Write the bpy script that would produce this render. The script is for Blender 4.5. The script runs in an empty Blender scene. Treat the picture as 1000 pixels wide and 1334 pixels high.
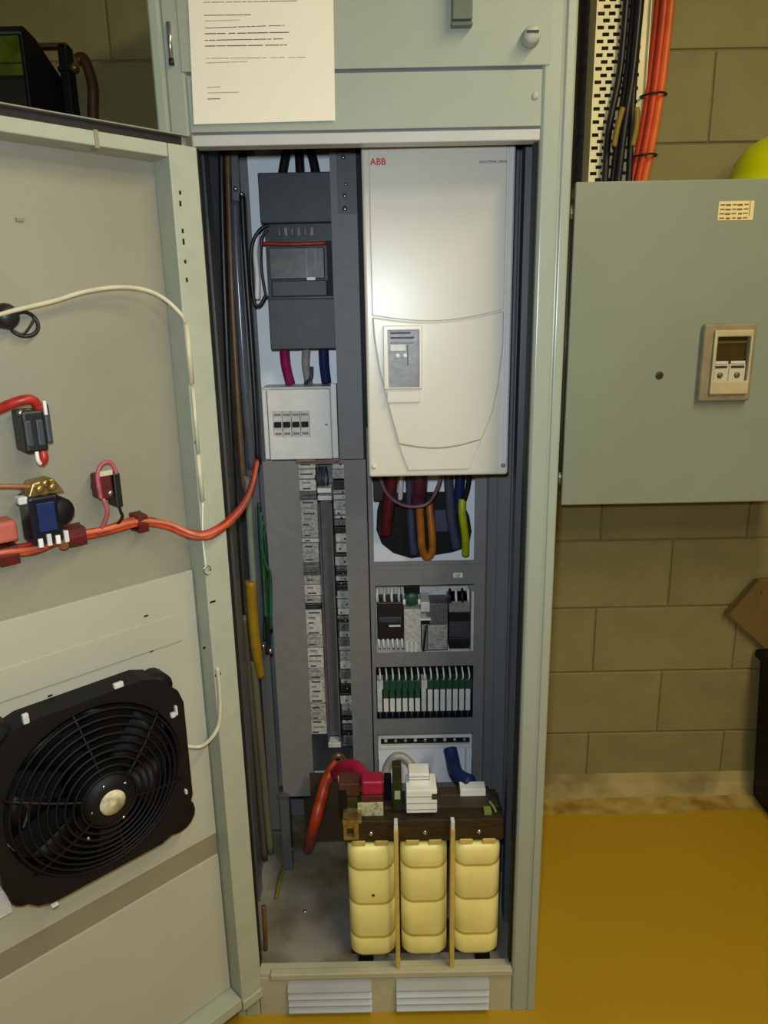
import bpy, bmesh, math, random
from mathutils import Vector, Matrix

random.seed(7)
scene = bpy.context.scene
C = scene.collection

# ------------------------------------------------------------------ camera
F = 940.0
TILT, ROLL = math.radians(14.82), math.radians(-1.105)
CAM = Vector((0.0158, -1.146, 1.3465))
fwd = Vector((0, math.cos(TILT), -math.sin(TILT)))
r0 = Vector((1, 0, 0)); u0 = r0.cross(fwd)
RT = math.cos(ROLL) * r0 + math.sin(ROLL) * u0
UP = -math.sin(ROLL) * r0 + math.cos(ROLL) * u0
cd = bpy.data.cameras.new('camera')
cam = bpy.data.objects.new('camera', cd); C.objects.link(cam)
cd.sensor_fit = 'HORIZONTAL'; cd.sensor_width = 36.0; cd.lens = 36.0 * F / 1000.0
cd.clip_start = 0.02
m = Matrix.Identity(4)
for i in range(3):
    m[i][0], m[i][1], m[i][2], m[i][3] = RT[i], UP[i], -fwd[i], CAM[i]
cam.matrix_world = m
scene.camera = cam

# ------------------------------------------------------------------ light
w = bpy.data.worlds.new('world'); scene.world = w; w.use_nodes = True
w.node_tree.nodes['Background'].inputs[0].default_value = (1.0, 0.88, 0.66, 1)
w.node_tree.nodes['Background'].inputs[1].default_value = 0.05

def area(name, loc, target, sx, sy, power, col):
    l = bpy.data.lights.new(name, 'AREA'); l.shape = 'RECTANGLE'; l.size = sx; l.size_y = sy
    l.energy = power; l.color = col
    o = bpy.data.objects.new(name, l); C.objects.link(o)
    o.location = loc
    o.rotation_euler = (Vector(target) - Vector(loc)).to_track_quat('-Z', 'Y').to_euler()
    return o
LAMP = Vector((0.95, -0.85, 2.60))
area('lamp_light', LAMP, LAMP + Vector((0, 0, -1)), 0.18, 1.1, 22.0, (1.0, 0.84, 0.50))
FILL_LAMP = Vector((1.15, -2.30, 2.60))  # added unseen lamp behind the camera, fills the cabinet interior and lower parts
area('lamp_light', FILL_LAMP, FILL_LAMP + Vector((0, 0, -1)), 0.18, 1.1, 34.0, (1.0, 0.86, 0.56))
area('flash_light', CAM + Vector((-0.015, 0.02, 0.05)), CAM + Vector((-0.015, 0.02, 0.05)) + fwd, 0.03, 0.03, 8.0, (0.79, 0.93, 1.0))
vs = scene.view_settings
vs.view_transform = 'Standard'; vs.look = 'None'; vs.exposure = 0.0; vs.gamma = 1.0
vs.use_curve_mapping = False

# ------------------------------------------------------------------ measuring helpers
def ray(px, py):
    return RT * ((px - 500) / F) - UP * ((py - 667) / F) + fwd
def P(px, py, Y):
    v = ray(px, py); return CAM + v * ((Y - CAM.y) / v.y)
def PZ(px, py, Z):
    v = ray(px, py); return CAM + v * ((Z - CAM.z) / v.z)
DO = Vector((-0.265, -0.018, 0))
DU = Vector((-0.72, -0.694, 0)).normalized()
DN = Vector((-DU.y, DU.x, 0))
def dw(u, n, z): return DO + DU * u + DN * n + Vector((0, 0, z))      # door frame -> world
def PD(px, py, n=0.01):                                              # pixel -> (u, z) on a plane of the door
    v = ray(px, py); p0 = DO + DN * n
    q = CAM + v * ((p0 - CAM).dot(DN) / v.dot(DN)) - DO
    return q.dot(DU), q.z
def Dw(px, py, n):
    u, z = PD(px, py, n); return dw(u, n, z)

# ------------------------------------------------------------------ materials
def lin(c):
    return tuple(((x / 255) / 12.92 if x / 255 <= 0.04045 else ((x / 255 + 0.055) / 1.055) ** 2.4) for x in c)
MATS = {}
def mat(name, col, rough=0.5, metal=0.0, var=0.08, scale=12.0, bump=0.0, bscale=200.0, col2=None, spec=0.5, emit=0, stretch=None, rnd=0.0, trans=0.0):
    if name in MATS: return MATS[name]
    mt = bpy.data.materials.new(name); mt.use_nodes = True
    nt = mt.node_tree; b = nt.nodes['Principled BSDF']
    tc = nt.nodes.new('ShaderNodeTexCoord')
    src = tc.outputs['Object']
    if stretch:
        mp = nt.nodes.new('ShaderNodeMapping'); mp.inputs['Scale'].default_value = stretch
        nt.links.new(src, mp.inputs[0]); src = mp.outputs[0]
    n = nt.nodes.new('ShaderNodeTexNoise'); n.inputs['Scale'].default_value = scale; n.inputs['Detail'].default_value = 5
    nt.links.new(src, n.inputs['Vector'])
    rp = nt.nodes.new('ShaderNodeValToRGB')
    a = lin(col); c2 = lin(col2) if col2 else tuple(x * (1 - 2.2 * var) for x in a)
    rp.color_ramp.elements[0].position = 0.33; rp.color_ramp.elements[1].position = 0.62
    rp.color_ramp.elements[0].color = (*c2, 1); rp.color_ramp.elements[1].color = (*a, 1)
    nt.links.new(n.outputs['Fac'], rp.inputs[0])
    out = rp.outputs[0]
    if rnd:
        oi = nt.nodes.new('ShaderNodeObjectInfo')
        mr = nt.nodes.new('ShaderNodeMapRange'); mr.inputs['To Min'].default_value = 1 - rnd; mr.inputs['To Max'].default_value = 1 + rnd
        nt.links.new(oi.outputs['Random'], mr.inputs['Value'])
        hs = nt.nodes.new('ShaderNodeHueSaturation'); nt.links.new(mr.outputs[0], hs.inputs['Value']); nt.links.new(out, hs.inputs['Color'])
        out = hs.outputs[0]
    nt.links.new(out, b.inputs['Base Color'])
    b.inputs['Roughness'].default_value = rough; b.inputs['Metallic'].default_value = metal
    b.inputs['Specular IOR Level'].default_value = spec
    if trans: b.inputs['Transmission Weight'].default_value = trans
    if emit:
        nt.links.new(out, b.inputs['Emission Color']); b.inputs['Emission Strength'].default_value = emit
    if bump:
        nb = nt.nodes.new('ShaderNodeTexNoise'); nb.inputs['Scale'].default_value = bscale; nb.inputs['Detail'].default_value = 4
        nt.links.new(src, nb.inputs['Vector'])
        bp = nt.nodes.new('ShaderNodeBump'); bp.inputs['Strength'].default_value = bump; bp.inputs['Distance'].default_value = 0.002
        nt.links.new(nb.outputs['Fac'], bp.inputs['Height']); nt.links.new(bp.outputs[0], b.inputs['Normal'])
    MATS[name] = mt
    return mt

PAINT = mat('paint_pebble_grey', (158, 166, 152), 0.42, var=0.03, scale=5, bump=0.03)
PAINTG = mat('paint_post', (158, 166, 152), 0.28, var=0.03, scale=5)
PAINT2 = mat('paint_door_inner', (150, 146, 128), 0.45, var=0.06, scale=4, bump=0.04)
PAINTP = mat('paint_profile', (170, 176, 158), 0.5, var=0.035, scale=30, bump=0.1)
SHEET = mat('cream_sheet_steel', (180, 180, 164), 0.45, var=0.03, scale=5)
BAND = mat('grey_band', (140, 134, 112), 0.6, var=0.06)
LIP = mat('paint_lip', (188, 190, 186), 0.35, var=0.03)
PLINTH = mat('paint_plinth', (182, 180, 156), 0.5, var=0.08, scale=14)
LOUV = mat('louver_paint', (172, 176, 178), 0.35, var=0.04)
DARKIN = mat('dark_interior', (128, 128, 132), 0.55, var=0.1, scale=8, stretch=(1, 1, 0.2))
RAIL = mat('galvanised_rail', (128, 132, 138), 0.32, 0.7, var=0.1, scale=20, stretch=(1, 1, 0.1))
RAILG = mat('glossy_rail', (86, 88, 94), 0.2, 0.3, var=0.08, scale=20, stretch=(1, 1, 0.1))
RAILD = mat('dark_rail', (100, 103, 108), 0.4, 0.2, var=0.1, scale=20, stretch=(1, 1, 0.1))
STEELF = mat('floor_steel', (150, 146, 138), 0.5, 0.1, var=0.12, scale=9, col2=(104, 92, 62))
WHITEP = mat('white_plate', (240, 244, 254), 0.45, var=0.01, scale=6)
GREY = mat('dark_grey_guard', (122, 122, 125), 0.55, var=0.05, scale=40, bump=0.08)
BLACK = mat('black_plastic', (26, 27, 29), 0.45, var=0.1, scale=40)
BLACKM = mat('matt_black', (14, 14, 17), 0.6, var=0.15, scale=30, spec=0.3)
CHAR = mat('charcoal_plastic', (58, 64, 74), 0.5, var=0.1, scale=40, bump=0.1)
CHAR2 = mat('charcoal_translucent', (88, 92, 92), 0.4, var=0.2, scale=60)
RUBBER = mat('black_rubber', (20, 20, 21), 0.7, var=0.15, scale=60)
DRIVE = mat('drive_shell', (214, 210, 198), 0.30, var=0.015, scale=6)
DRIVEG = mat('drive_shell_side', (205, 206, 208), 0.4, var=0.02, scale=6)
KEY = mat('keypad_grey', (128, 130, 136), 0.35, var=0.14, scale=60, bump=0.1)
WHITE = mat('white_plastic', (236, 235, 232), 0.4, var=0.04, scale=30)
LGREY = mat('light_grey_plastic', (212, 212, 210), 0.45, var=0.08, scale=60)
MGREY = mat('mid_grey_plastic', (138, 138, 138), 0.5, var=0.15, scale=90)
SCREW = mat('zinc_screw', (200, 200, 196), 0.25, 0.9, var=0.08, scale=60)
BRASS = mat('brass_terminal', (176, 150, 92), 0.35, 0.7, var=0.25, scale=80)
REDW = mat('red_wire', (184, 44, 36), 0.4, var=0.2, scale=60)
ORW = mat('orange_red_wire', (206, 70, 34), 0.4, var=0.18, scale=60)
MAROON = mat('maroon_clip', (92, 22, 24), 0.5, var=0.15, scale=60)
PINKW = mat('pink_wire', (190, 92, 104), 0.4, var=0.15, scale=60)
MAGW = mat('magenta_cable', (150, 24, 92), 0.38, var=0.1, scale=40)
CRIM = mat('crimson_cable', (168, 22, 62), 0.4, var=0.12, scale=40)
DKRED = mat('dark_red_cable', (100, 32, 44), 0.4, var=0.15, scale=40)
PLUM = mat('plum_cable', (98, 42, 66), 0.35, var=0.15, scale=40)
BLUEW = mat('blue_cable', (26, 44, 96), 0.38, var=0.12, scale=40)
SLATE = mat('slate_blue_cable', (70, 76, 104), 0.4, var=0.12, scale=40)
BROWNW = mat('brown_cable', (98, 72, 42), 0.42, var=0.15, scale=40)
ORBR = mat('amber_cable', (178, 108, 28), 0.35, var=0.2, scale=40)
YGR = mat('yellow_green_wire', (176, 190, 24), 0.4, var=0.1, scale=40)
YELW = mat('yellow_cable', (150, 118, 18), 0.45, var=0.12, scale=40)
GREENW = mat('green_wire', (32, 96, 60), 0.45, var=0.2, scale=60)
GREENT = mat('green_terminal', (38, 84, 62), 0.45, var=0.12, scale=60)
GREYW = mat('grey_cable', (158, 156, 154), 0.4, var=0.1, scale=40)
CREAMW = mat('cream_cable', (204, 198, 172), 0.42, var=0.06, scale=40)
BLACKW = mat('black_cable', (24, 25, 29), 0.4, var=0.15, scale=30)
GREYBW = mat('grey_blue_cable', (82, 88, 100), 0.2, var=0.12, scale=20)
COIL = mat('coil_tape', (248, 236, 150), 0.42, var=0.06, scale=14, bump=0.06, bscale=60)
COILB = mat('coil_band', (196, 178, 86), 0.45, var=0.1, scale=14)
STICK = mat('yellow_spacer', (204, 180, 92), 0.5, var=0.1, scale=30)
CORE = mat('laminated_core', (62, 50, 32), 0.45, 0.2, var=0.25, scale=30, stretch=(1, 1, 8))
BROWN = mat('brown_board', (66, 54, 40), 0.6, var=0.15, scale=20)
PAPER = mat('paper', (238, 231, 212), 0.8, var=0.012, scale=6, spec=0.2)
INK = mat('ink', (112, 104, 92), 0.8, var=0.2, scale=300, spec=0.2)
INKT = mat('ink_tan', (196, 170, 136), 0.8, var=0.1, scale=300, spec=0.2)
REDINK = mat('red_print', (196, 30, 44), 0.5, var=0.05)
GREYINK = mat('grey_print', (92, 92, 92), 0.5, var=0.05)
HANDLE = mat('handle_green_grey', (96, 106, 92), 0.45, var=0.06)
WBOX = mat('wall_box_paint', (140, 150, 134), 0.45, var=0.03, scale=4, bump=0.03)
WBOXD = mat('wall_box_hinge', (110, 116, 116), 0.3, 0.5, var=0.05)
BEIGE = mat('beige_bezel', (196, 182, 142), 0.35, var=0.06, scale=30)
BROWNGL = mat('smoked_window', (70, 58, 22), 0.15, var=0.1)
LABELY = mat('yellow_label', (240, 222, 158), 0.5, var=0.05)
TRAY = mat('tray_cream', (236, 226, 176), 0.45, var=0.05, scale=20)
TRAYB = mat('tray_dark', (50, 42, 28), 0.7, var=0.25, scale=60)
ORC = mat('orange_cable', (226, 108, 34), 0.45, var=0.14, scale=20)
ORC2 = mat('red_orange_cable', (206, 66, 26), 0.45, var=0.14, scale=20)
LIME = mat('lime_plastic', (200, 206, 10), 0.35, var=0.03, scale=6)
CARD = mat('cardboard', (116, 92, 46), 0.8, var=0.08, scale=20, bump=0.1)
BLOCK = mat('painted_block', (138, 128, 82), 0.75, var=0.07, scale=9, bump=0.5, bscale=140, rnd=0.03)
MORTAR = mat('mortar', (122, 112, 70), 0.85, var=0.1, scale=20, bump=0.3)
FILLET = mat('wall_fillet', (170, 152, 98), 0.85, var=0.2, scale=10, bump=0.6, bscale=40)
CEIL = mat('ceiling_paint', (150, 142, 118), 0.8, var=0.03)
ROOMW = mat('room_wall_paint', (118, 106, 74), 0.8, var=0.05)
LCD = mat('green_screen', (92, 112, 34), 0.25, var=0.25, scale=20, emit=0.05)
DARKBOX = mat('dark_equipment', (42, 39, 32), 0.5, var=0.1, scale=8)
TUBEL = mat('lamp_tube', (255, 236, 190), 0.4, var=0.01, emit=3.0)
HOSE = mat('brown_hose', (92, 58, 34), 0.45, var=0.2, scale=30)

def floor_mat():
    mt = bpy.data.materials.new('ochre_floor'); mt.use_nodes = True; nt = mt.node_tree; b = nt.nodes['Principled BSDF']
    tc = nt.nodes.new('ShaderNodeTexCoord'); sp = nt.nodes.new('ShaderNodeSeparateXYZ'); nt.links.new(tc.outputs['Object'], sp.inputs[0])
    n = nt.nodes.new('ShaderNodeTexNoise'); n.inputs['Scale'].default_value = 3; n.inputs['Detail'].default_value = 6
    nt.links.new(tc.outputs['Object'], n.inputs['Vector'])
    ma = nt.nodes.new('ShaderNodeMath'); ma.operation = 'MULTIPLY_ADD'; ma.inputs[1].default_value = 0.05
    nt.links.new(n.outputs['Fac'], ma.inputs[0]); nt.links.new(sp.outputs['Y'], ma.inputs[2])
    rp = nt.nodes.new('ShaderNodeValToRGB'); e = rp.color_ramp.elements
    mr = nt.nodes.new('ShaderNodeMapRange'); mr.inputs['From Min'].default_value = 0.610; mr.inputs['From Max'].default_value = 0.620
    nt.links.new(ma.outputs[0], mr.inputs['Value'])
    mx = nt.nodes.new('ShaderNodeMix'); mx.data_type = 'RGBA'
    r2 = nt.nodes.new('ShaderNodeValToRGB'); r2.color_ramp.elements[0].color = (*lin((168, 132, 18)), 1); r2.color_ramp.elements[1].color = (*lin((176, 140, 26)), 1)
    nt.links.new(n.outputs['Fac'], r2.inputs[0])
    n2 = nt.nodes.new('ShaderNodeTexNoise'); n2.inputs['Scale'].default_value = 14; n2.inputs['Detail'].default_value = 6
    nt.links.new(tc.outputs['Object'], n2.inputs['Vector'])
    e[0].color = (*lin((138, 108, 40)), 1); e[1].color = (*lin((186, 164, 92)), 1); e[0].position = .35; e[1].position = .65
    nt.links.new(n2.outputs['Fac'], rp.inputs[0])
    nt.links.new(mr.outputs[0], mx.inputs['Factor']); nt.links.new(r2.outputs[0], mx.inputs['A']); nt.links.new(rp.outputs[0], mx.inputs['B'])
    nt.links.new(mx.outputs['Result'], b.inputs['Base Color'])
    b.inputs['Roughness'].default_value = 0.45
    return mt
FLOORM = floor_mat()

# ------------------------------------------------------------------ mesh helpers
ident = lambda a, b, c: Vector((a, b, c))
class MB:
    def __init__(s, T=ident):
        s.bm = bmesh.new(); s.T = T
    def v(s, p): return s.bm.verts.new(s.T(*p))
    def face(s, vs, smooth=False):
        try:
            f = s.bm.faces.new(vs); f.smooth = smooth
        except ValueError: pass
    def box(s, x0, x1, y0, y1, z0, z1):
        V = [s.v((x, y, z)) for z in (z0, z1) for y in (y0, y1) for x in (x0, x1)]
        for q in ((0, 2, 3, 1), (4, 5, 7, 6), (0, 1, 5, 4), (2, 6, 7, 3), (0, 4, 6, 2), (1, 3, 7, 5)): s.face([V[i] for i in q])
        return s
    def prism(s, pts, a0, a1, axis='y', smooth=False):
        mk = {'y': lambda p, a: (p[0], a, p[1]), 'z': lambda p, a: (p[0], p[1], a), 'x': lambda p, a: (a, p[0], p[1])}[axis]
        A = [s.v(mk(p, a0)) for p in pts]; B = [s.v(mk(p, a1)) for p in pts]
        n = len(pts)
        s.face(A); s.face(B[::-1])
        for i in range(n): s.face([A[i], B[i], B[(i + 1) % n], A[(i + 1) % n]], smooth)
        return s
    def lathe(s, prof, o, axis=(0, 0, 1), n=24, smooth=True):      # prof: (radius, height) list, local frame
        ax = Vector(axis).normalized(); t = Vector((1, 0, 0)) if abs(ax.x) < .8 else Vector((0, 1, 0))
        e1 = ax.cross(t).normalized(); e2 = ax.cross(e1); o = Vector(o)
        rings = []
        for r, h in prof:
            if r < 1e-6: rings.append([s.v(o + ax * h)])
            else: rings.append([s.v(o + ax * h + (e1 * math.cos(2 * math.pi * i / n) + e2 * math.sin(2 * math.pi * i / n)) * r) for i in range(n)])
        for A, B in zip(rings, rings[1:]):
            for i in range(n):
                j = (i + 1) % n
                if len(A) == 1 and len(B) == 1: continue
                if len(A) == 1: s.face([A[0], B[i], B[j]], smooth)
                elif len(B) == 1: s.face([A[i], A[j], B[0]], smooth)
                else: s.face([A[i], A[j], B[j], B[i]], smooth)
        if len(rings[0]) > 1: s.face(rings[0][::-1])
        if len(rings[-1]) > 1: s.face(rings[-1])
        return s
    def cyl(s, o, axis, r, h, n=20): return s.lathe([(r, 0), (r, h)], o, axis, n)
    def tube(s, pts, r, n=10, sub=6, closed=False, flat=None):
        pts = [Vector(s.T(*p)) for p in pts]
        out = []
        m_ = len(pts)
        if m_ == 2 and not closed: out = pts
        else:
            rng = range(m_ if closed else m_ - 1)
            for i in rng:
                g = lambda k: pts[k % m_] if closed else pts[max(0, min(m_ - 1, k))]
                p0, p1, p2, p3 = g(i - 1), g(i), g(i + 1), g(i + 2)
                for k in range(sub):
                    t = k / sub
                    out.append(0.5 * ((2 * p1) + (p2 - p0) * t + (2 * p0 - 5 * p1 + 4 * p2 - p3) * t * t + (3 * p1 - p0 - 3 * p2 + p3) * t ** 3))
            if not closed: out.append(pts[-1])
        L = len(out); rings = []; e1 = None
        for i in range(L):
            if closed: d = out[(i + 1) % L] - out[i - 1]
            else: d = out[min(L - 1, i + 1)] - out[max(0, i - 1)]
            d.normalize()
            if e1 is None:
                t = Vector((0, 0, 1)) if abs(d.z) < .9 else Vector((0, 1, 0)); e1 = d.cross(t).normalized()
            else:
                e1 = (e1 - d * e1.dot(d)).normalized()
            e2 = d.cross(e1)
            rr = r(i / (L - 1)) if callable(r) else r
            rings.append([s.bm.verts.new(out[i] + (e1 * math.cos(2 * math.pi * k / n) + e2 * math.sin(2 * math.pi * k / n)) * rr) for k in range(n)])
        pairs = list(zip(rings, rings[1:])) + ([(rings[-1], rings[0])] if closed else [])
        for A, B in pairs:
            for k in range(n): s.face([A[k], A[(k + 1) % n], B[(k + 1) % n], B[k]], True)
        if not closed: s.face(rings[0][::-1]); s.face(rings[-1])
        return s
    def plate(s, x0, x1, z0, z1, y0, y1, holes=()):                # plate in the xz plane with rectangular holes
        xs = sorted({x0, x1, *[h[0] for h in holes], *[h[1] for h in holes]}); zs = sorted({z0, z1, *[h[2] for h in holes], *[h[3] for h in holes]})
        xs = [x for x in xs if x0 <= x <= x1]; zs = [z for z in zs if z0 <= z <= z1]
        nx, nz = len(xs) - 1, len(zs) - 1
        solid = [[not any(h[0] - 1e-9 <= (xs[i] + xs[i + 1]) / 2 <= h[1] + 1e-9 and h[2] - 1e-9 <= (zs[k] + zs[k + 1]) / 2 <= h[3] + 1e-9 for h in holes) for k in range(nz)] for i in range(nx)]
        vc = {}
        def g(i, k, b):
            if (i, k, b) not in vc: vc[(i, k, b)] = s.v((xs[i], (y0, y1)[b], zs[k]))
            return vc[(i, k, b)]
        ok = lambda i, k: 0 <= i < nx and 0 <= k < nz and solid[i][k]
        for i in range(nx):
            for k in range(nz):
                if not solid[i][k]: continue
                s.face([g(i, k, 0), g(i + 1, k, 0), g(i + 1, k + 1, 0), g(i, k + 1, 0)])
                s.face([g(i, k, 1), g(i, k + 1, 1), g(i + 1, k + 1, 1), g(i + 1, k, 1)])
                if not ok(i - 1, k): s.face([g(i, k, 0), g(i, k + 1, 0), g(i, k + 1, 1), g(i, k, 1)])
                if not ok(i + 1, k): s.face([g(i + 1, k, 0), g(i + 1, k, 1), g(i + 1, k + 1, 1), g(i + 1, k + 1, 0)])
                if not ok(i, k - 1): s.face([g(i, k, 0), g(i, k, 1), g(i + 1, k, 1), g(i + 1, k, 0)])
                if not ok(i, k + 1): s.face([g(i, k + 1, 0), g(i + 1, k + 1, 0), g(i + 1, k + 1, 1), g(i, k + 1, 1)])
        return s

def worg(p):
    o = Vector((0, 0, 0))
    while p is not None: o += p.location; p = p.parent
    return o
def build(name, mb, material, parent=None, bevel=0, loc=None, seg=2, kind=None):
    o0 = worg(parent) if parent else (Vector(loc) if loc is not None else None)
    bm = mb.bm
    bmesh.ops.recalc_face_normals(bm, faces=bm.faces[:])
    if o0 is None:
        xs = [v.co for v in bm.verts]
        o0 = Vector(((min(v.x for v in xs) + max(v.x for v in xs)) / 2, (min(v.y for v in xs) + max(v.y for v in xs)) / 2, min(v.z for v in xs)))
    for v in bm.verts: v.co -= o0
    me = bpy.data.meshes.new(name); bm.to_mesh(me); bm.free()
    me.materials.append(material)
    o = bpy.data.objects.new(name, me); C.objects.link(o)
    if parent: o.parent = parent
    else: o.location = o0
    if bevel:
        b = o.modifiers.new('bevel', 'BEVEL'); b.width = bevel; b.segments = seg; b.limit_method = 'ANGLE'; b.angle_limit = math.radians(40)
    if kind: o['kind'] = kind
    return o
def tag(o, label, cat, group=None):
    o['label'] = label; o['category'] = cat
    if group: o['group'] = group
    return o
def thing(name, label, cat, loc=(0, 0, 0), group=None):
    o = bpy.data.objects.new(name, None); C.objects.link(o); o.location = loc; o.empty_display_size = 0.05
    return tag(o, label, cat, group)
def copy_tree(o, loc, label=None):
    c = o.copy(); C.objects.link(c); c.location = loc
    if label: c['label'] = label
    for ch in o.children:
        d = ch.copy(); C.objects.link(d); d.parent = c
        for g in ch.children:
            e = g.copy(); C.objects.link(e); e.parent = d
    return c
def text_mesh(name, txt, size, origin, material, parent, ex=0.0002, align='LEFT'):
    cu = bpy.data.curves.new(name, 'FONT'); cu.body = txt; cu.size = size; cu.offset = size * .02; cu.extrude = ex; cu.align_x = align
    t = bpy.data.objects.new(name, cu); C.objects.link(t)
    me = bpy.data.meshes.new_from_object(t.evaluated_get(bpy.context.evaluated_depsgraph_get()))
    bpy.data.objects.remove(t)
    o0 = worg(parent)
    for v in me.vertices: v.co = Vector((v.co.x, -v.co.z, v.co.y)) + Vector(origin) - o0
    me.materials.clear(); me.materials.append(material)
    o = bpy.data.objects.new(name, me); C.objects.link(o); o.parent = parent
    return o
ORD = ['first', 'second', 'third', 'fourth', 'fifth', 'sixth', 'seventh', 'eighth', 'ninth', 'tenth', 'eleventh', 'twelfth', 'thirteenth', 'fourteenth', 'fifteenth', 'sixteenth', 'seventeenth', 'eighteenth', 'nineteenth', 'twentieth']
def od(i): return ORD[i] if i < 20 else ('twenty-' if i < 29 else ('thirty-' if 30 <= i < 39 else 'forty-')) + ORD[(i % 10)] if i not in (29, 39) else ('thirtieth' if i == 29 else 'fortieth')
def cable(name, label, pts, r, material, cat='cable', group=None, n=10, sub=6):
    o = build(name, MB().tube(pts, r, n=n, sub=sub), material)
    return tag(o, label, cat, group)

# ================================================================== ROOM
WY = 0.69
def struct(name, mb, material, bevel=0):
    o = build(name, mb, material, bevel=bevel); o['kind'] = 'structure'; return o
RX0, RX1, RY0 = -2.2, 1.9, -3.2
fl_ = build('floor', MB().box(RX0, RX1, RY0, WY + .1, -0.05, 0.0), FLOORM, loc=(0, 0, 0)); fl_['kind'] = 'structure'
struct('ceiling', MB().box(RX0, RX1, RY0, WY + .1, 2.75, 2.8), CEIL)
struct('wall_left', MB().box(RX0 - .1, RX0, RY0, WY + .1, 0, 2.75), ROOMW)
struct('wall_right', MB().box(RX1, RX1 + .1, RY0, WY + .1, 0, 2.75), ROOMW)
struct('wall_front', MB().box(RX0, RX1, RY0 - .1, RY0, 0, 2.75), ROOMW)
wb = struct('wall_back', MB().box(RX0, RX1, WY + .004, WY + .1, 0, 2.75), MORTAR)
CH, BL = 0.1925, 0.39
bl = None; o0 = worg(wb)
for k in range(14):
    off = 0.785 if k % 2 == 1 else 0.785 + BL / 2
    i0 = math.ceil((RX0 + BL / 2 - off) / BL)
    for i in range(i0, i0 + 14):
        cx = off + BL * (i + .5)
        if cx + BL / 2 > RX1 + .05 or cx - BL / 2 < RX0 - .2: continue
        x0, x1 = max(RX0, cx - BL / 2), min(RX1, cx + BL / 2)
        pos = Vector((cx, WY, k * CH + CH / 2))
        if x1 - x0 < BL - 1e-6 or bl is None or True:
            if bl is None:
                ob = build('block', MB().box(-BL / 2 + .0018, BL / 2 - .0018, 0, .012, -CH / 2 + .0022, CH / 2 - .0022), BLOCK, bevel=.003, loc=(0, 0, 0))
                bl = ob
            else:
                ob = bl.copy(); C.objects.link(ob)
            ob.parent = wb; ob.location = pos - o0
struct('baseboard_back', MB().prism([(WY - .03, 0), (WY - .02, .012), (WY - .008, .03), (WY, .06), (WY, 0)], RX0, RX1, 'x'), FILLET)

# ceiling lamp, plus the added unseen fill batten
for LV, lab_ in ((LAMP, 'twin tube fluorescent batten on the ceiling above the wall enclosure'), (FILL_LAMP, 'added twin tube fill batten on the ceiling farther from the cabinet')):
    lp = thing('ceiling_lamp', lab_, 'lamp', (LV.x, LV.y, 2.63), 'ceiling lamps')
    build('housing', MB().box(LV.x - .1, LV.x + .1, LV.y - .62, LV.y + .62, 2.68, 2.75), WHITE, lp, bevel=.005)
    for s in (-1, 1):
        build('lamp_tube', MB().tube([(LV.x + s * .05, LV.y - .58, 2.655), (LV.x + s * .05, LV.y + .58, 2.655)], .013, n=12), TUBEL, lp)

# ================================================================== CABINET
cab = thing('control_cabinet', 'tall grey-green electrical control cabinet standing open with its door swung left', 'cabinet', (0, 0.25, 0))
TOPZ = 2.05
def postprof(sg):
    p = [(.252, .03), (.252, .004), (.256, 0), (.279, 0), (.281, .003), (.2835, .003), (.2855, 0), (.297, 0), (.3, .003), (.3, .03)]
    return [(sg * x, y) for x, y in p]
for sg in (-1, 1):
    build('post', MB().prism(postprof(sg), 0, TOPZ, 'z'), PAINTG, cab, bevel=.0012)
    build('side_panel', MB().box(sg * .296, sg * .300, .03, .5, 0, TOPZ), PAINT, cab)
    build('side_liner', MB().box(sg * .291, sg * .2955, .03, .49, .09, TOPZ - .03), DARKIN, cab)
    build('gasket', MB().box(sg * .247, sg * .2525, .014, .03, .107, 1.60), RUBBER, cab)
    build('inner_post', MB().prism([(sg * .262, .05), (sg * .291, .05), (sg * .291, .09), (sg * .281, .09), (sg * .281, .06), (sg * .262, .06)], .09, TOPZ - .03, 'z'), RAILG, cab, bevel=.002)
build('back_panel', MB().box(-.3, .3, .495, .5, 0, TOPZ), DARKIN, cab)
build('roof_panel', MB().box(-.3, .3, 0, .5, TOPZ, TOPZ + .01), PAINT, cab)
build('floor_plate', MB().box(-.291, .291, .03, .495, .082, .088), STEELF, cab)
# header
hd = build('header_panel', MB().box(-.252, .252, 0.0, .006, 1.614, 1.687), PAINT, cab, bevel=.001)
build('hole_plug', MB().lathe([(.0055, 0), (.005, .0015), (0, .002)], (.243, 0.0, 1.653), (0, -1, 0), 16), PAINTP, hd)
build('header_lip', MB().box(-.252, .252, .002, .03, 1.596, 1.611), LIP, cab, bevel=.0015)
build('header_return', MB().box(-.252, .252, .006, .03, 1.609, 1.70), DARKIN, cab)
# upper door
ud = build('upper_door', MB().box(-.258, .262, -.0015, .004, 1.6915, 2.03), PAINT, cab, bevel=.0012)
build('upper_door_backing', MB().box(-.252, .252, .008, .03, 1.70, 2.04), DARKIN, cab)
hb = MB(); hb.box(.122, .150, -.020, -.0015, 1.744, 1.90); hb.prism([(.121, 1.744), (.151, 1.744), (.151, 1.738), (.121, 1.738)], -.016, -.0015)
build('handle', hb, HANDLE, ud, bevel=.002)
kn = build('lock_knob', MB().lathe([(.013, 0), (.013, .004), (.0115, .007), (.0115, .014), (.010, .017), (0, .017)], (.233, -.0015, 1.725), (0, -1, 0), 24), PAINTP, ud)
build('lock_slot', MB().box(.2245, .2415, -.0196, -.0185, 1.7262, 1.7292), BLACK, ud)
# hinge pin on left post
hp = MB(); hp.cyl((-.2705, -.002, 1.708), (0, 0, 1), .0035, .045, 12)
build('hinge_pin', hp, SCREW, cab)
build('hinge_pin_foot', MB().cyl((-.2705, -.002, 1.700), (0, 0, 1), .0038, .008, 12), BLACK, cab)

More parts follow.
